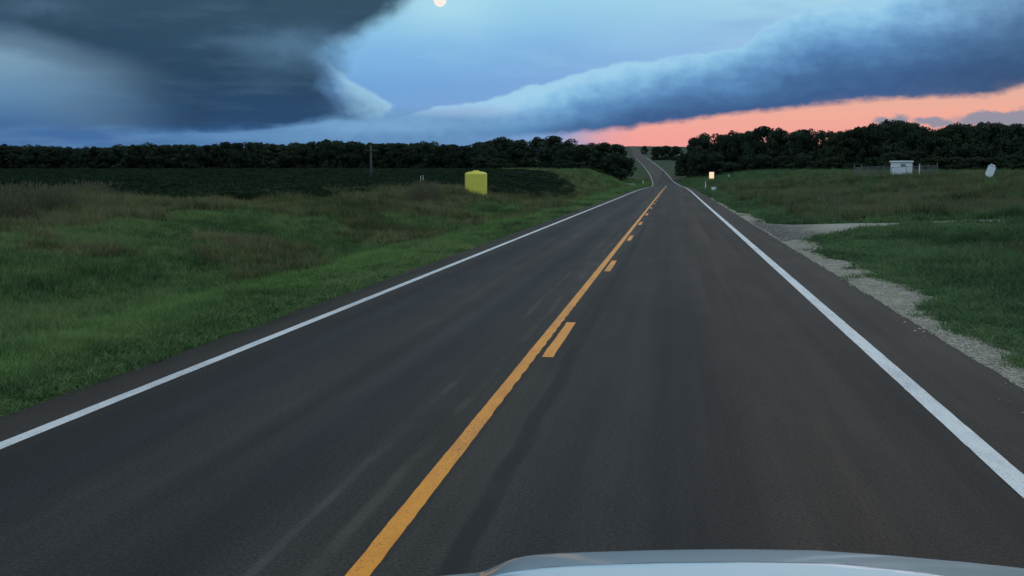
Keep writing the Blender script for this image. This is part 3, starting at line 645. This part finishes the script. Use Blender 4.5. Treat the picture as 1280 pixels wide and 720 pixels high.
def tree_at(px, ytop, d, w, proto, label, group, name='broadleaf_tree', cat='tree', hs=1.0):
    x, _, zt = atd(px, ytop, d); h = max((zt-Hs(x, d)+.15)*hs, 1.0)
    return plant_tree(name, x, d, h, w, proto, label, group, cat=cat)
# long line of trees behind the field
ltop = interp([-260, 0, 60, 130, 170, 250, 300, 350, 420, 470, 520, 580, 620, 650, 700], [186, 184, 186, 186, 183, 184, 180, 183, 178.5, 182, 180.5, 183, 179, 178, 179])
def line_label(px, back):
    where = 'at the far left of the field' if px < 150 else ('left of the utility pole' if px < 455 else ('just behind the utility pole' if px < 480 else 'between the utility pole and the yellow tank' if px < 580 else 'right above the yellow tank'))
    return ('back row tree of the dark tree line ' if back else 'front row tree of the dark tree line ')+where
def wood_label(px, what):
    where = 'at the road end of the wood by the bright reflective sign' if px < 925 else ('between the bright reflective sign and the shed fence' if px < 1070 else ('behind the white shed and its fence' if px < 1178 else ('behind the leaning white sign' if px < 1262 else 'at the right edge of the wood')))
    return what+' '+where
px = -230.0; rt = random.Random(4)
while px < 655:
    tree_at(px, float(ltop(px))+rt.uniform(-3.6, .6), 500+rt.uniform(-8, 8), rt.uniform(8, 12), rt.randrange(5), line_label(px, False), 'trees in the line behind the crop field')
    px += rt.uniform(10, 16)
px = -220.0
while px < 650:
    tree_at(px, float(ltop(px))+rt.uniform(-3.2, .2), 524+rt.uniform(-8, 8), rt.uniform(10, 14), rt.randrange(5), line_label(px, True), 'trees in the line behind the crop field')
    px += rt.uniform(9, 14)
# clump left of the road
LC = 'trees clumped left of the far bend'
clump = [(606, 183, 450, 10, 'rounded tree at the left end of the clump, behind the yellow tank'), (628, 174.5, 470, 11, 'taller pointed tree rising over the treeline right of the yellow tank'),
         (655, 178, 480, 11, 'dark tree behind the pale grass gap right of the yellow tank'), (676, 175, 440, 11, 'tall tree on the left shoulder of the roadside clump'),
         (694, 173, 420, 12, 'tallest broad tree at the middle of the roadside clump'), (712, 178, 400, 11, 'wide low-branched tree just right of the tallest in the roadside clump'),
         (728, 184, 390, 9, 'shorter tree in the dip of the roadside clump'), (742, 182, 410, 9, 'tree behind the rounded roadside tree at the bend'), (758, 182, 345, 9.5, 'left half of the paired rounded trees at the road bend'),
         (773, 183.5, 338, 8.5, 'rounded dark tree nearest the road on its left side at the bend')]
for i, (px, yt, d, w, lb) in enumerate(clump): tree_at(px, yt-2.5, d, w*1.25, (i*2+1) % 5, lb, LC)
for px, yt, d, w, lb in ((600, 197, 440, 9, 'low bush under the trees behind the yellow tank'), (622, 198, 430, 9, 'spreading low bush right of the yellow tank under the tall trees'), (640, 204, 420, 5, 'small bush left of the pale grass gap'), (703, 200, 385, 9, 'dark bush at the foot of the tallest clump tree'), (716, 203, 375, 8, 'dark bush at the right foot of the roadside clump')):
    tree_at(px, yt, d, w, 3, lb, 'bushes under the roadside clump', 'bush', 'bush')
# wood on the right
rtop = interp([845, 858, 872, 900, 930, 960, 985, 1005, 1030, 1043, 1060, 1090, 1120, 1145, 1163, 1180, 1205, 1240, 1280, 1350, 1500], [186, 178, 171, 167, 163, 160, 163, 164, 165, 170, 162, 156, 153, 156, 164, 160, 156, 155, 158, 160, 158])
px = 866.0
while px < 1640:
    fr_ = (px-866)/(1280-866); d = 430-125*min(fr_, 1.15)
    tree_at(px, float(rtop(px))+rt.uniform(-2.5, 3.5), d+rt.uniform(-8, 8), rt.uniform(9, 13), rt.randrange(5), wood_label(px, 'front row dark broadleaf tree'), 'trees of the wood on the right')
    px += rt.uniform(13, 21)
px = 880.0
while px < 1640:
    fr_ = (px-866)/(1280-866); d = 452-125*min(fr_, 1.15)
    tree_at(px, float(rtop(px))+rt.uniform(-1.5, 3.0), d+rt.uniform(-6, 6), rt.uniform(11, 14), rt.randrange(5), wood_label(px, 'back row dark broadleaf tree'), 'trees of the wood on the right')
    px += rt.uniform(20, 30)
px = 872.0
while px < 1640:
    fr_ = (px-866)/(1280-866); d = 412-125*min(fr_, 1.15)
    tree_at(px, 196+rt.uniform(-8, 8), d+rt.uniform(-5, 5), rt.uniform(7, 11), 3, wood_label(px, 'dark low bush'), 'bushes at the foot of the right wood', 'bush', 'bush')
    px += rt.uniform(18, 30)
for px, yt, d, w, lb in ((822, 183.5, 720, 10, 'leftmost bush of the dark group right of the climbing road'), (833, 182.5, 730, 11, 'middle bush of the dark group right of the climbing road'), (845, 183, 715, 11, 'rightmost bush of the dark group right of the climbing road'), (806, 182.5, 1000, 8, 'small lone tree right of the road near the hilltop'), (850, 199, 470, 5, 'small round bush on the slope beside the wood edge')):
    tree_at(px, yt, d, w, 3, lb, 'bushes by the climbing road', 'bush' if 'bush' in lb else 'broadleaf_tree', 'bush' if 'bush' in lb else 'tree')

# ------------------------------------------------------------------ yellow tank, pole, posts, signs
ty = mat('yellow_plastic', (.70, .64, .075), .5, (.78, .72, .11), 1.2)
tx, td, tzb = atd(595, 243, 80); tz = Hs(tx, td)
tank = tag(empty('storage_tank', (tx, td, tz)), 'yellow round storage tank with domed top at the edge of the dark field', 'tank')
hb = .06
prof = [(.70, 0), (.76, .03), (.775, .10)]
for i in range(1, 5): prof += [(.775, .1+.3*i)]
prof += [(.775, 1.44), (.768, 1.49), (.74, 1.535), (.68, 1.575), (.58, 1.608), (.44, 1.632), (.25, 1.648), (.12, 1.652)]
obj('body', lathe(bmesh.new(), [(r, z+hb) for r, z in prof], 48), ty, tank, True)
obj('lid', lathe(bmesh.new(), [(.22, 1.64+hb), (.23, 1.655+hb), (.23, 1.70+hb), (.20, 1.72+hb), (.05, 1.725+hb)], 24), ty, tank, True)
obj('pallet', box(bmesh.new(), -.8, .8, -.8, .8, -.3, hb-.005), mat('weathered_wood', (.12, .10, .08), .9, (.2, .17, .14), 8), tank)
wood = mat('grey_pole_wood', (.045, .045, .044), .9, (.075, .075, .072), 5, sc=(1, 1, .15), bump=.4)
grey_metal = mat('galvanised_metal', (.32, .34, .36), .45, (.42, .44, .46), 4, metal=.7)
x, d, z = atd(464, 236, 118); pz = Hs(x, d); ptop = atd(464, 182, 118)[2]
pole = tag(empty('utility_pole', (x, d, pz)), 'slim weathered utility pole standing at the near edge of the dark crop field', 'pole')
obj('post', tube(bmesh.new(), [(0, 0, -.4), (0, 0, (ptop-pz)*.5), (.02, 0, ptop-pz)], [.13, .12, .10], 12), wood, pole, True)
bm = bmesh.new(); box(bm, -.55, .55, -.19, -.12, ptop-pz-.55, ptop-pz-.45, .008); obj('crossarm', bm, wood, pole)
for sx in (-.45, .45):
    obj('insulator', lathe(bmesh.new(), [(.03, ptop-pz-.45), (.05, ptop-pz-.42), (.05, ptop-pz-.36), (.03, ptop-pz-.32)], 10), wood, pole).location = (sx, -.155, .002)
bm = bmesh.new(); box(bm, .12, .22, -.06, .06, 1.2, 1.75, .01); obj('conduit_box', bm, wood, pole)
white_plastic = mat('white_plastic', (.72, .74, .75), .5, (.6, .62, .62), 3)
white_steel = mat('white_painted_steel', (.84, .86, .88), .45, (.78, .81, .84), 1.5)
def marker(px, py, d, h, w, label, group='marker posts along the road', cap=None):
    x = atd(px, py, d)[0]; t = tag(empty('marker_post', (x, d, Hs(x, d))), label, 'post', group)
    bm = bmesh.new(); box(bm, -w/2, w/2, -.015, .015, -.3, h, .004); obj('stake', bm, white_plastic, t)
    bm = bmesh.new(); box(bm, -w/2+.008, w/2-.008, -.021, -.015, h-.26, h-.08); obj('reflector', bm, cap or refl_white, t)
refl_white = mat('reflective_sheeting', (.40, .40, .38), .3, (.7, .7, .66), 12)
refl_amber = mat('amber_reflector', (.7, .35, .05), .3, (.6, .3, .04), 12)
marker(526, 239, 95, 1.0, .05, 'left of two short pale posts in tall grass left of yellow tank', 'short posts left of the yellow tank')
marker(529, 239, 96.5, 1.0, .05, 'right of two short pale posts in tall grass left of yellow tank', 'short posts left of the yellow tank')
marker(804, 217, 330, 1.6, .22, 'slim pale marker post beside the road on its left at the bend')
marker(882, 227, 175, 1.3, .16, 'white marker post left of the small bright reflective sign')
marker(1149, 220, 148, 2.0, .13, 'white upright marker post in front of the shed fence')
# small reflective sign; headlight return put into its face as emission
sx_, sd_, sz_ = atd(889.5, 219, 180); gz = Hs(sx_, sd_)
sg = tag(empty('road_sign', (sx_, sd_, gz)), 'small bright cream orange reflective sign with added glow on a post right of the road', 'sign')
glow = bpy.data.materials.new('reflective_face_added_glow'); glow.use_nodes = True; k = NT(glow); k.bsdf.inputs['Base Color'].default_value = (.8, .55, .35, 1)
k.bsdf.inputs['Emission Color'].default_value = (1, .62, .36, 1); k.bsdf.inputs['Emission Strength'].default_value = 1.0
zt_ = sz_-gz; bm = bmesh.new(); box(bm, -.38, .38, -.02, .02, zt_-.5, zt_+.5, .015); obj('backing', bm, grey_metal, sg)
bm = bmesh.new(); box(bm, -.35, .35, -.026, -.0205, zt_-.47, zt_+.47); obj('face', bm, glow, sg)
bm = bmesh.new(); box(bm, -.38, .38, -.03, .02, zt_-.66, zt_-.53); obj('plaque', bm, refl_amber, sg)
obj('post', tube(bmesh.new(), [(0, .045, -.3), (0, .045, zt_+.45)], [.03, .03], 8), wood, sg)
x, d, z = atd(892.5, 230.5, 150); gz = Hs(x, d)
cb = tag(empty('utility_box', (x, d, gz)), 'small pale utility box in the grass below the bright reflective sign', 'utility box')
bm = bmesh.new(); box(bm, -.30, .30, -.18, .18, .1, .62, .03); obj('cabinet', bm, white_steel, cb)
bm = bmesh.new(); box(bm, -.33, .33, -.21, .21, .622, .70, .02); obj('lid', bm, white_steel, cb)
bm = bmesh.new(); box(bm, -.34, .34, -.22, .22, -.2, .098); obj('plinth', bm, gv, cb)
x, d, z = atd(911, 220, 200); gz = Hs(x, d)
s2 = tag(empty('road_sign', (x, d, gz)), 'tiny grey back-turned sign right of the bright reflective sign', 'sign')
obj('post', tube(bmesh.new(), [(0, .03, -.3), (0, .03, z-gz+.2)], [.03, .03], 8), wood, s2)
bm = bmesh.new(); box(bm, -.18, .18, -.012, .012, z-gz-.2, z-gz+.25, .01); obj('panel', bm, grey_metal, s2)
# pale culvert headwall by the left trees
x, d, z = atd(787, 220.5, 300); conc = mat('weathered_concrete', (.30, .30, .28), .9, (.40, .40, .37), 2.5, bump=.3)
cu = tag(empty('culvert_headwall', (x, d, Hs(x, d))), 'low pale concrete culvert wall in the grass below the rounded roadside tree', 'culvert')
bm = bmesh.new(); box(bm, -1.2, 1.2, -.18, .18, -.3, .95, .03); obj('headwall', bm, conc, cu)
for s_ in (-1, 1):
    bm = bmesh.new(); box(bm, s_*1.35-.14, s_*1.35+.14, -.5, .17, -.3, .75, .03); obj('wingwall', bm, conc, cu)
# leaning white sign on the right
x, d, z = atd(1235, 222, 110); gz = Hs(x, d)
lt = tag(empty('leaning_sign', (x, d, gz)), 'white rounded sign panel leaning to the right in the grass by the far right trees', 'sign')
lean = R(20); zb = z-gz+.08
bm = bmesh.new(); box(bm, -.34, .34, -.03, .03, 0, 1.16, .0); bmesh.ops.bevel(bm, geom=[e for e in bm.edges if abs((e.verts[0].co-e.verts[1].co).y) > .03], offset=.13, segments=5, affect='EDGES')
for v_ in bm.verts: v_.co = Matrix.Rotation(lean, 3, 'Y') @ (v_.co+Vector((0, 0, 0)))+Vector((0, 0, zb))
obj('panel', bm, white_steel, lt)
bm = bmesh.new(); box(bm, -.335, .335, -.05, -.031, 1.0, 1.03); [setattr(v_, 'co', Matrix.Rotation(lean, 3, 'Y') @ v_.co+Vector((0, 0, zb))) for v_ in bm.verts]; obj('top_rail', bm, grey_metal, lt)
bm = bmesh.new(); tube(bm, [(-math.sin(lean)*(zb+.3), .06, -.3), (math.sin(lean)*1.0, .06, zb+math.cos(lean)*1.0)], [.035, .035], 8); obj('post', bm, wood, lt)

# ------------------------------------------------------------------ shed and chain link fence
SD = 165.0
x, d, z = atd(1126.5, 221.5, SD); gz = Hs(x, d); floor = z-gz
shed = tag(empty('utility_shed', (x, d, gz), R(-14)), 'small white metal shed with flat overhanging roof inside the wire fence', 'shed')
siding = bpy.data.materials.new('white_ribbed_siding'); siding.use_nodes = True; k = NT(siding); k.color(k.ramp(k.noise(1.2, 5, (1, 1, .3)), [(.3, (.74, .79, .83)), (.7, (.82, .86, .88))])); k.bsdf.inputs['Roughness'].default_value = .5
W2, DP, HT = 1.32, 1.1, 2.02
def ribbed(bm, p0, p1, z0, z1, n, depth=.03):
    """ribbed wall sheet from p0 to p1 with its outside on the right hand of p0->p1"""
    p0 = Vector((*p0, 0)); p1 = Vector((*p1, 0)); t_ = (p1-p0); nrm = Vector((t_.y, -t_.x, 0)).normalized(); pr = []
    for i in range(n):
        for f_, o_ in ((0, 0), (.62, 0), (.70, 1), (.92, 1)): pr.append(p0+t_*((i+f_)/n)+nrm*(depth*o_))
    pr.append(p1); rows = [[bm.verts.new((p.x, p.y, zz)) for p in pr] for zz in (z0, z1)]
    for a in range(len(pr)-1): bm.faces.new((rows[0][a], rows[0][a+1], rows[1][a+1], rows[1][a]))
    return bm
for p0, p1, n in (((-W2, -DP), (W2, -DP), 9), ((W2, -DP), (W2, DP), 7), ((W2, DP), (-W2, DP), 9), ((-W2, DP), (-W2, -DP), 7)):
    obj('wall', ribbed(bmesh.new(), p0, p1, floor-.3, floor+HT, n), siding, shed)
bm = bmesh.new(); box(bm, -W2-.16, W2+.16, -DP-.2, DP+.2, floor+HT+.002, floor+HT+.2, .02); obj('roof', bm, white_steel, shed)
dark_grille = mat('dark_vent_metal', (.05, .06, .07), .6, (.08, .09, .1), 8)
bm = bmesh.new(); box(bm, -.02, .58, -DP-.06, -DP-.035, floor+1.42, floor+1.76); vent = obj('vent', bm, dark_grille, shed)
for i in range(4):
    bm = bmesh.new(); box(bm, .0, .56, -DP-.08, -DP-.061, floor+1.46+.075*i, floor+1.50+.075*i); obj('louvre', bm, grey_metal, vent)
bm = bmesh.new(); box(bm, -1.08, -.22, -DP-.065, -DP-.033, floor-.05, floor+1.86, .006); door = obj('door', bm, siding, shed)
bm = bmesh.new(); box(bm, -.34, -.28, -DP-.12, -DP-.066, floor+.9, floor+1.05, .01); obj('handle', bm, grey_metal, door)
bm = bmesh.new(); box(bm, -W2-.1, W2+.1, -DP-.1, DP+.1, -.4, floor-.302); obj('foundation', bm, conc, shed)
# fence round it
wire_m = mat('fence_wire', (.10, .105, .11), .6, (.15, .155, .16), 3)
fx0, _, _ = atd(1076, 220, SD-3); fx1, _, _ = atd(1172, 220, SD-3)
fence = tag(empty('chain_link_fence', (0, 0, 0)), 'grey chain link fence with bare posts round the small white shed', 'fence')
post_m = mat('dull_fence_post', (.13, .14, .145), .7, (.19, .2, .2), 4); FH = 1.62; corners = [(fx0, SD-3.4), (fx1, SD-2.6), (fx1+.4, SD+5), (fx0+.3, SD+5)]
def gz_(x, d): return Hs(x, d)+max(floor-.25, .1)
for ci in range(4):
    (xa, da), (xb, db) = corners[ci], corners[(ci+1) % 4]; L_ = math.hypot(xb-xa, db-da); n = max(2, round(L_/2.2))
    for i in range(n):
        f0, f1 = i/n, (i+1)/n; a_ = (xa+(xb-xa)*f0, da+(db-da)*f0); b_ = (xa+(xb-xa)*f1, da+(db-da)*f1); za, zb_ = gz_(*a_), gz_(*b_)
        bm = bmesh.new(); tall = .45 if i == 0 else .08; tube(bm, [(a_[0], a_[1], za-1.2), (a_[0], a_[1], za+FH+tall)], [.045 if i == 0 else .03]*2, 8); obj('fence_post', bm, post_m, fence)
        bm = bmesh.new(); tube(bm, [(a_[0], a_[1], za+FH), (b_[0], b_[1], zb_+FH)], [.02, .02], 6); obj('top_rail', bm, post_m, fence)
        vs, fs = [], []; sp_ = .16; wd = .006; seg = math.hypot(b_[0]-a_[0], b_[1]-a_[1]); m_ = int((seg+FH)/sp_)
        ex = ((b_[0]-a_[0])/seg, (b_[1]-a_[1])/seg)
        for sgn in (1, -1):
            for q in range(m_+1):
                s0 = q*sp_-(FH if sgn > 0 else 0); s1 = s0+FH*sgn if sgn > 0 else q*sp_-FH
                p_, q_ = ((s0, 0), (s0+FH, FH)) if sgn > 0 else ((q*sp_, 0), (q*sp_-FH, FH))
                def clip(p_, q_):
                    (s0, h0), (s1, h1) = p_, q_; lo_, hi_ = 0.0, 1.0
                    ds_ = s1-s0
                    for bnd, sg_ in ((0, 1), (seg, -1)):
                        t_ = (bnd-s0)/ds_
                        if ds_*sg_ > 0: lo_ = max(lo_, t_)
                        else: hi_ = min(hi_, t_)
                    return (lo_, hi_) if hi_ > lo_ else None
                c_ = clip(p_, q_)
                if not c_: continue
                pt = lambda t_: (p_[0]+(q_[0]-p_[0])*t_, p_[1]+(q_[1]-p_[1])*t_)
                i0 = len(vs); off = .004*sgn
                for (s_, h_) in (pt(c_[0]), pt(c_[1])):
                    for w_ in (-wd, wd):
                        zz = za+(zb_-za)*min(max(s_/seg, 0), 1)+h_
                        vs.append((a_[0]+ex[0]*(s_+w_)-ex[1]*off, a_[1]+ex[1]*(s_+w_)+ex[0]*off, zz))
                fs.append((i0, i0+1, i0+3, i0+2))
        w_o = obj('wire_mesh', (vs, fs), wire_m, fence); w_o['kind'] = 'stuff'

# ------------------------------------------------------------------ added glowing ball standing in for a windshield reflection, high above the road
mo = bpy.data.materials.new('glare_emission'); mo.use_nodes = True; k = NT(mo); k.bsdf.inputs['Base Color'].default_value = (0, 0, 0, 1); k.bsdf.inputs['Specular IOR Level'].default_value = 0
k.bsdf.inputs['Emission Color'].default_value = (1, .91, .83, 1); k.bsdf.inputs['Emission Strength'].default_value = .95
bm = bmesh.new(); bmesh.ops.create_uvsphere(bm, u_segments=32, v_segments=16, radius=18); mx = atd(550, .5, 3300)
tag(obj('glare_ball', bm, mo, None, True, mx), 'pale bright added glare spot at the top edge of the sky between the clouds', 'glare_ball')

# ------------------------------------------------------------------ pickup truck we ride in (front part)
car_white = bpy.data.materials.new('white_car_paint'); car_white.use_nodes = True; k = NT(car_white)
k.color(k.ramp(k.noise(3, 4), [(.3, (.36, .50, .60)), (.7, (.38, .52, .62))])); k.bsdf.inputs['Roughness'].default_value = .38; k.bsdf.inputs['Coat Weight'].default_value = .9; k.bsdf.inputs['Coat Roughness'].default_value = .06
dark_trim = mat('black_trim', (.02, .02, .022), .5, (.03, .03, .032), 20); tyre_m = mat('tyre_rubber', (.02, .02, .02), .9, (.03, .03, .03), 20)
glass_m = mat('lamp_lens', (.5, .52, .55), .1, (.6, .62, .64), 6)
CX = .28
truck = tag(empty('pickup_truck', (CX, 1.6, 0)), 'white vehicle front with sculpted hood at the bottom of the view', 'truck')
def lerp_pts(px_list, x): return float(np.interp(x, [p[0] for p in px_list], [p[1] for p in px_list]))
# silhouette of the front lip of the hood in the photograph -> height of the lip across the car
lip = []
for px, py in ((470, 727), (517, 719), (590, 712.5), (607, 711), (620, 705), (645, 694), (667, 690), (700, 687.6), (742, 686), (830, 683.6), (917, 682.6), (1017, 684), (1105, 690), (1200, 698.5), (1280, 707), (1420, 722)):
    d = 2.45
    for _ in range(4):
        x, _, z = atd(px, py, d); d = 2.47-.16*((x-CX)/.85)**2
    lip.append((x-CX, d, z))
lip.append((.95, 2.2, lip[-1][2]-.06)); lip.insert(0, (-.95, 2.2, lip[0][2]-.02))
NX, NY = 120, 70; vs = []; fs = []
for i in range(NX+1):
    xx_ = -.9+1.8*i/NX; dl = float(np.interp(xx_, [p[0] for p in lip], [p[1] for p in lip])); zl = float(np.interp(xx_, [p[0] for p in lip], [p[2] for p in lip]))
    bul = float(sstep(-abs(xx_), -.64, -.54))                     # raised centre panel
    cdl = 2.14-.10*(xx_/.6)**2                                       # crease of the panel's front
    for j in range(NY+1):
        s_ = j/NY; dd_ = 1.0+(dl-1.0)*s_
        back = dl-dd_
        z_ = zl+.22*back-.055*back*back-.012*math.exp(-(back/.03)**2)
        px_ = xx_+.20; pan = float(sstep(-abs(px_), -.50, -.42)); b0 = .30+.55*max(0.0, abs(px_)-.22)**1.5
        z_ += pan*(.010*float(sstep(back, b0-.015, b0+.02))-.150*max(0.0, back-b0-.02))-.02*(1-bul)*0
        vs.append((xx_, dd_-1.6, z_))
for i in range(NX):
    for j in range(NY):
        a_ = i*(NY+1)+j; fs.append((a_, a_+NY+1, a_+NY+2, a_+1))
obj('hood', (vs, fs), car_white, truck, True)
lz = [p[2] for p in lip]
# nose under the lip
vs = []; fs = []
for i in range(NX+1):
    xx_ = -.9+1.8*i/NX; dl = float(np.interp(xx_, [p[0] for p in lip], [p[1] for p in lip])); zl = float(np.interp(xx_, [p[0] for p in lip], [p[2] for p in lip]))
    for (o_, dz_) in ((0, -.0135), (.012, -.03), (.016, -.06), (.0, -.1)): vs.append((xx_, dl+o_-1.6, zl+dz_))
for i in range(NX):
    for j in range(3):
        a_ = i*4+j; fs.append((a_, a_+4, a_+5, a_+1))
obj('hood_lip', (vs, fs), car_white, truck, True)
bm = bmesh.new(); box(bm, -.72, .72, .62, .70, .72, 1.03, .03); grille = obj('grille', bm, dark_trim, truck)
for i in range(5):
    bm = bmesh.new(); box(bm, -.68, .68, .705, .73, .76+.05*i, .78+.05*i, .004); obj('grille_bar', bm, grey_metal, grille)
for s_ in (-1, 1):
    bm = bmesh.new(); box(bm, s_*.83-.10, s_*.83+.10, .45, .66, .78, 1.0, .04); obj('headlight', bm, glass_m, truck)
    zs = [float(np.interp(s_*.9, [p[0] for p in lip], [p[2] for p in lip])), 0]; dl9 = float(np.interp(s_*.9, [p[0] for p in lip], [p[1] for p in lip]))
    vs = []; fs = []
    for jj in range(25):
        y_ = 1.0+(dl9-1.0)*jj/24; back = dl9-y_; zt9 = zs[0]+.22*back-.055*back*back-.006
        r2_ = .46**2-(y_-1.55)**2; zb9 = .42 if r2_ <= 0 else max(.42, .38+math.sqrt(r2_))
        vs += [(s_*.9, y_-1.6, zt9), (s_*.955, y_-1.6, zt9-.10), (s_*.965, y_-1.6, (zt9+zb9)/2), (s_*.95, y_-1.6, zb9)]
    for jj in range(24):
        for q_ in range(3):
            a_ = jj*4+q_; fs.append((a_, a_+1, a_+5, a_+4))
    obj('fender', (vs, fs), car_white, truck, True)
    wh = empty('wheel', (s_*.82, -.05, .38)); wh.parent = truck
    bm = bmesh.new(); lathe(bm, [(.24, -.12), (.35, -.13), (.38, -.09), (.38, .09), (.35, .13), (.24, .12)], 32); bmesh.ops.rotate(bm, verts=bm.verts, matrix=Matrix.Rotation(math.pi/2, 3, 'Y')); obj('tyre', bm, tyre_m, wh, True)
    bm = bmesh.new(); lathe(bm, [(.05, s_*.06), (.2, s_*.10), (.245, s_*.125), (.245, s_*.10), (.18, s_*.05)][:5], 20); bmesh.ops.rotate(bm, verts=bm.verts, matrix=Matrix.Rotation(math.pi/2, 3, 'Y')); obj('rim', bm, grey_metal, wh)
bm = bmesh.new(); box(bm, -.89, .89, -.62, -.58, .4, 1.22); obj('bulkhead', bm, dark_trim, truck)
bm = bmesh.new(); box(bm, -.95, .95, .66, .82, .42, .70, .05); obj('bumper', bm, grey_metal, truck)
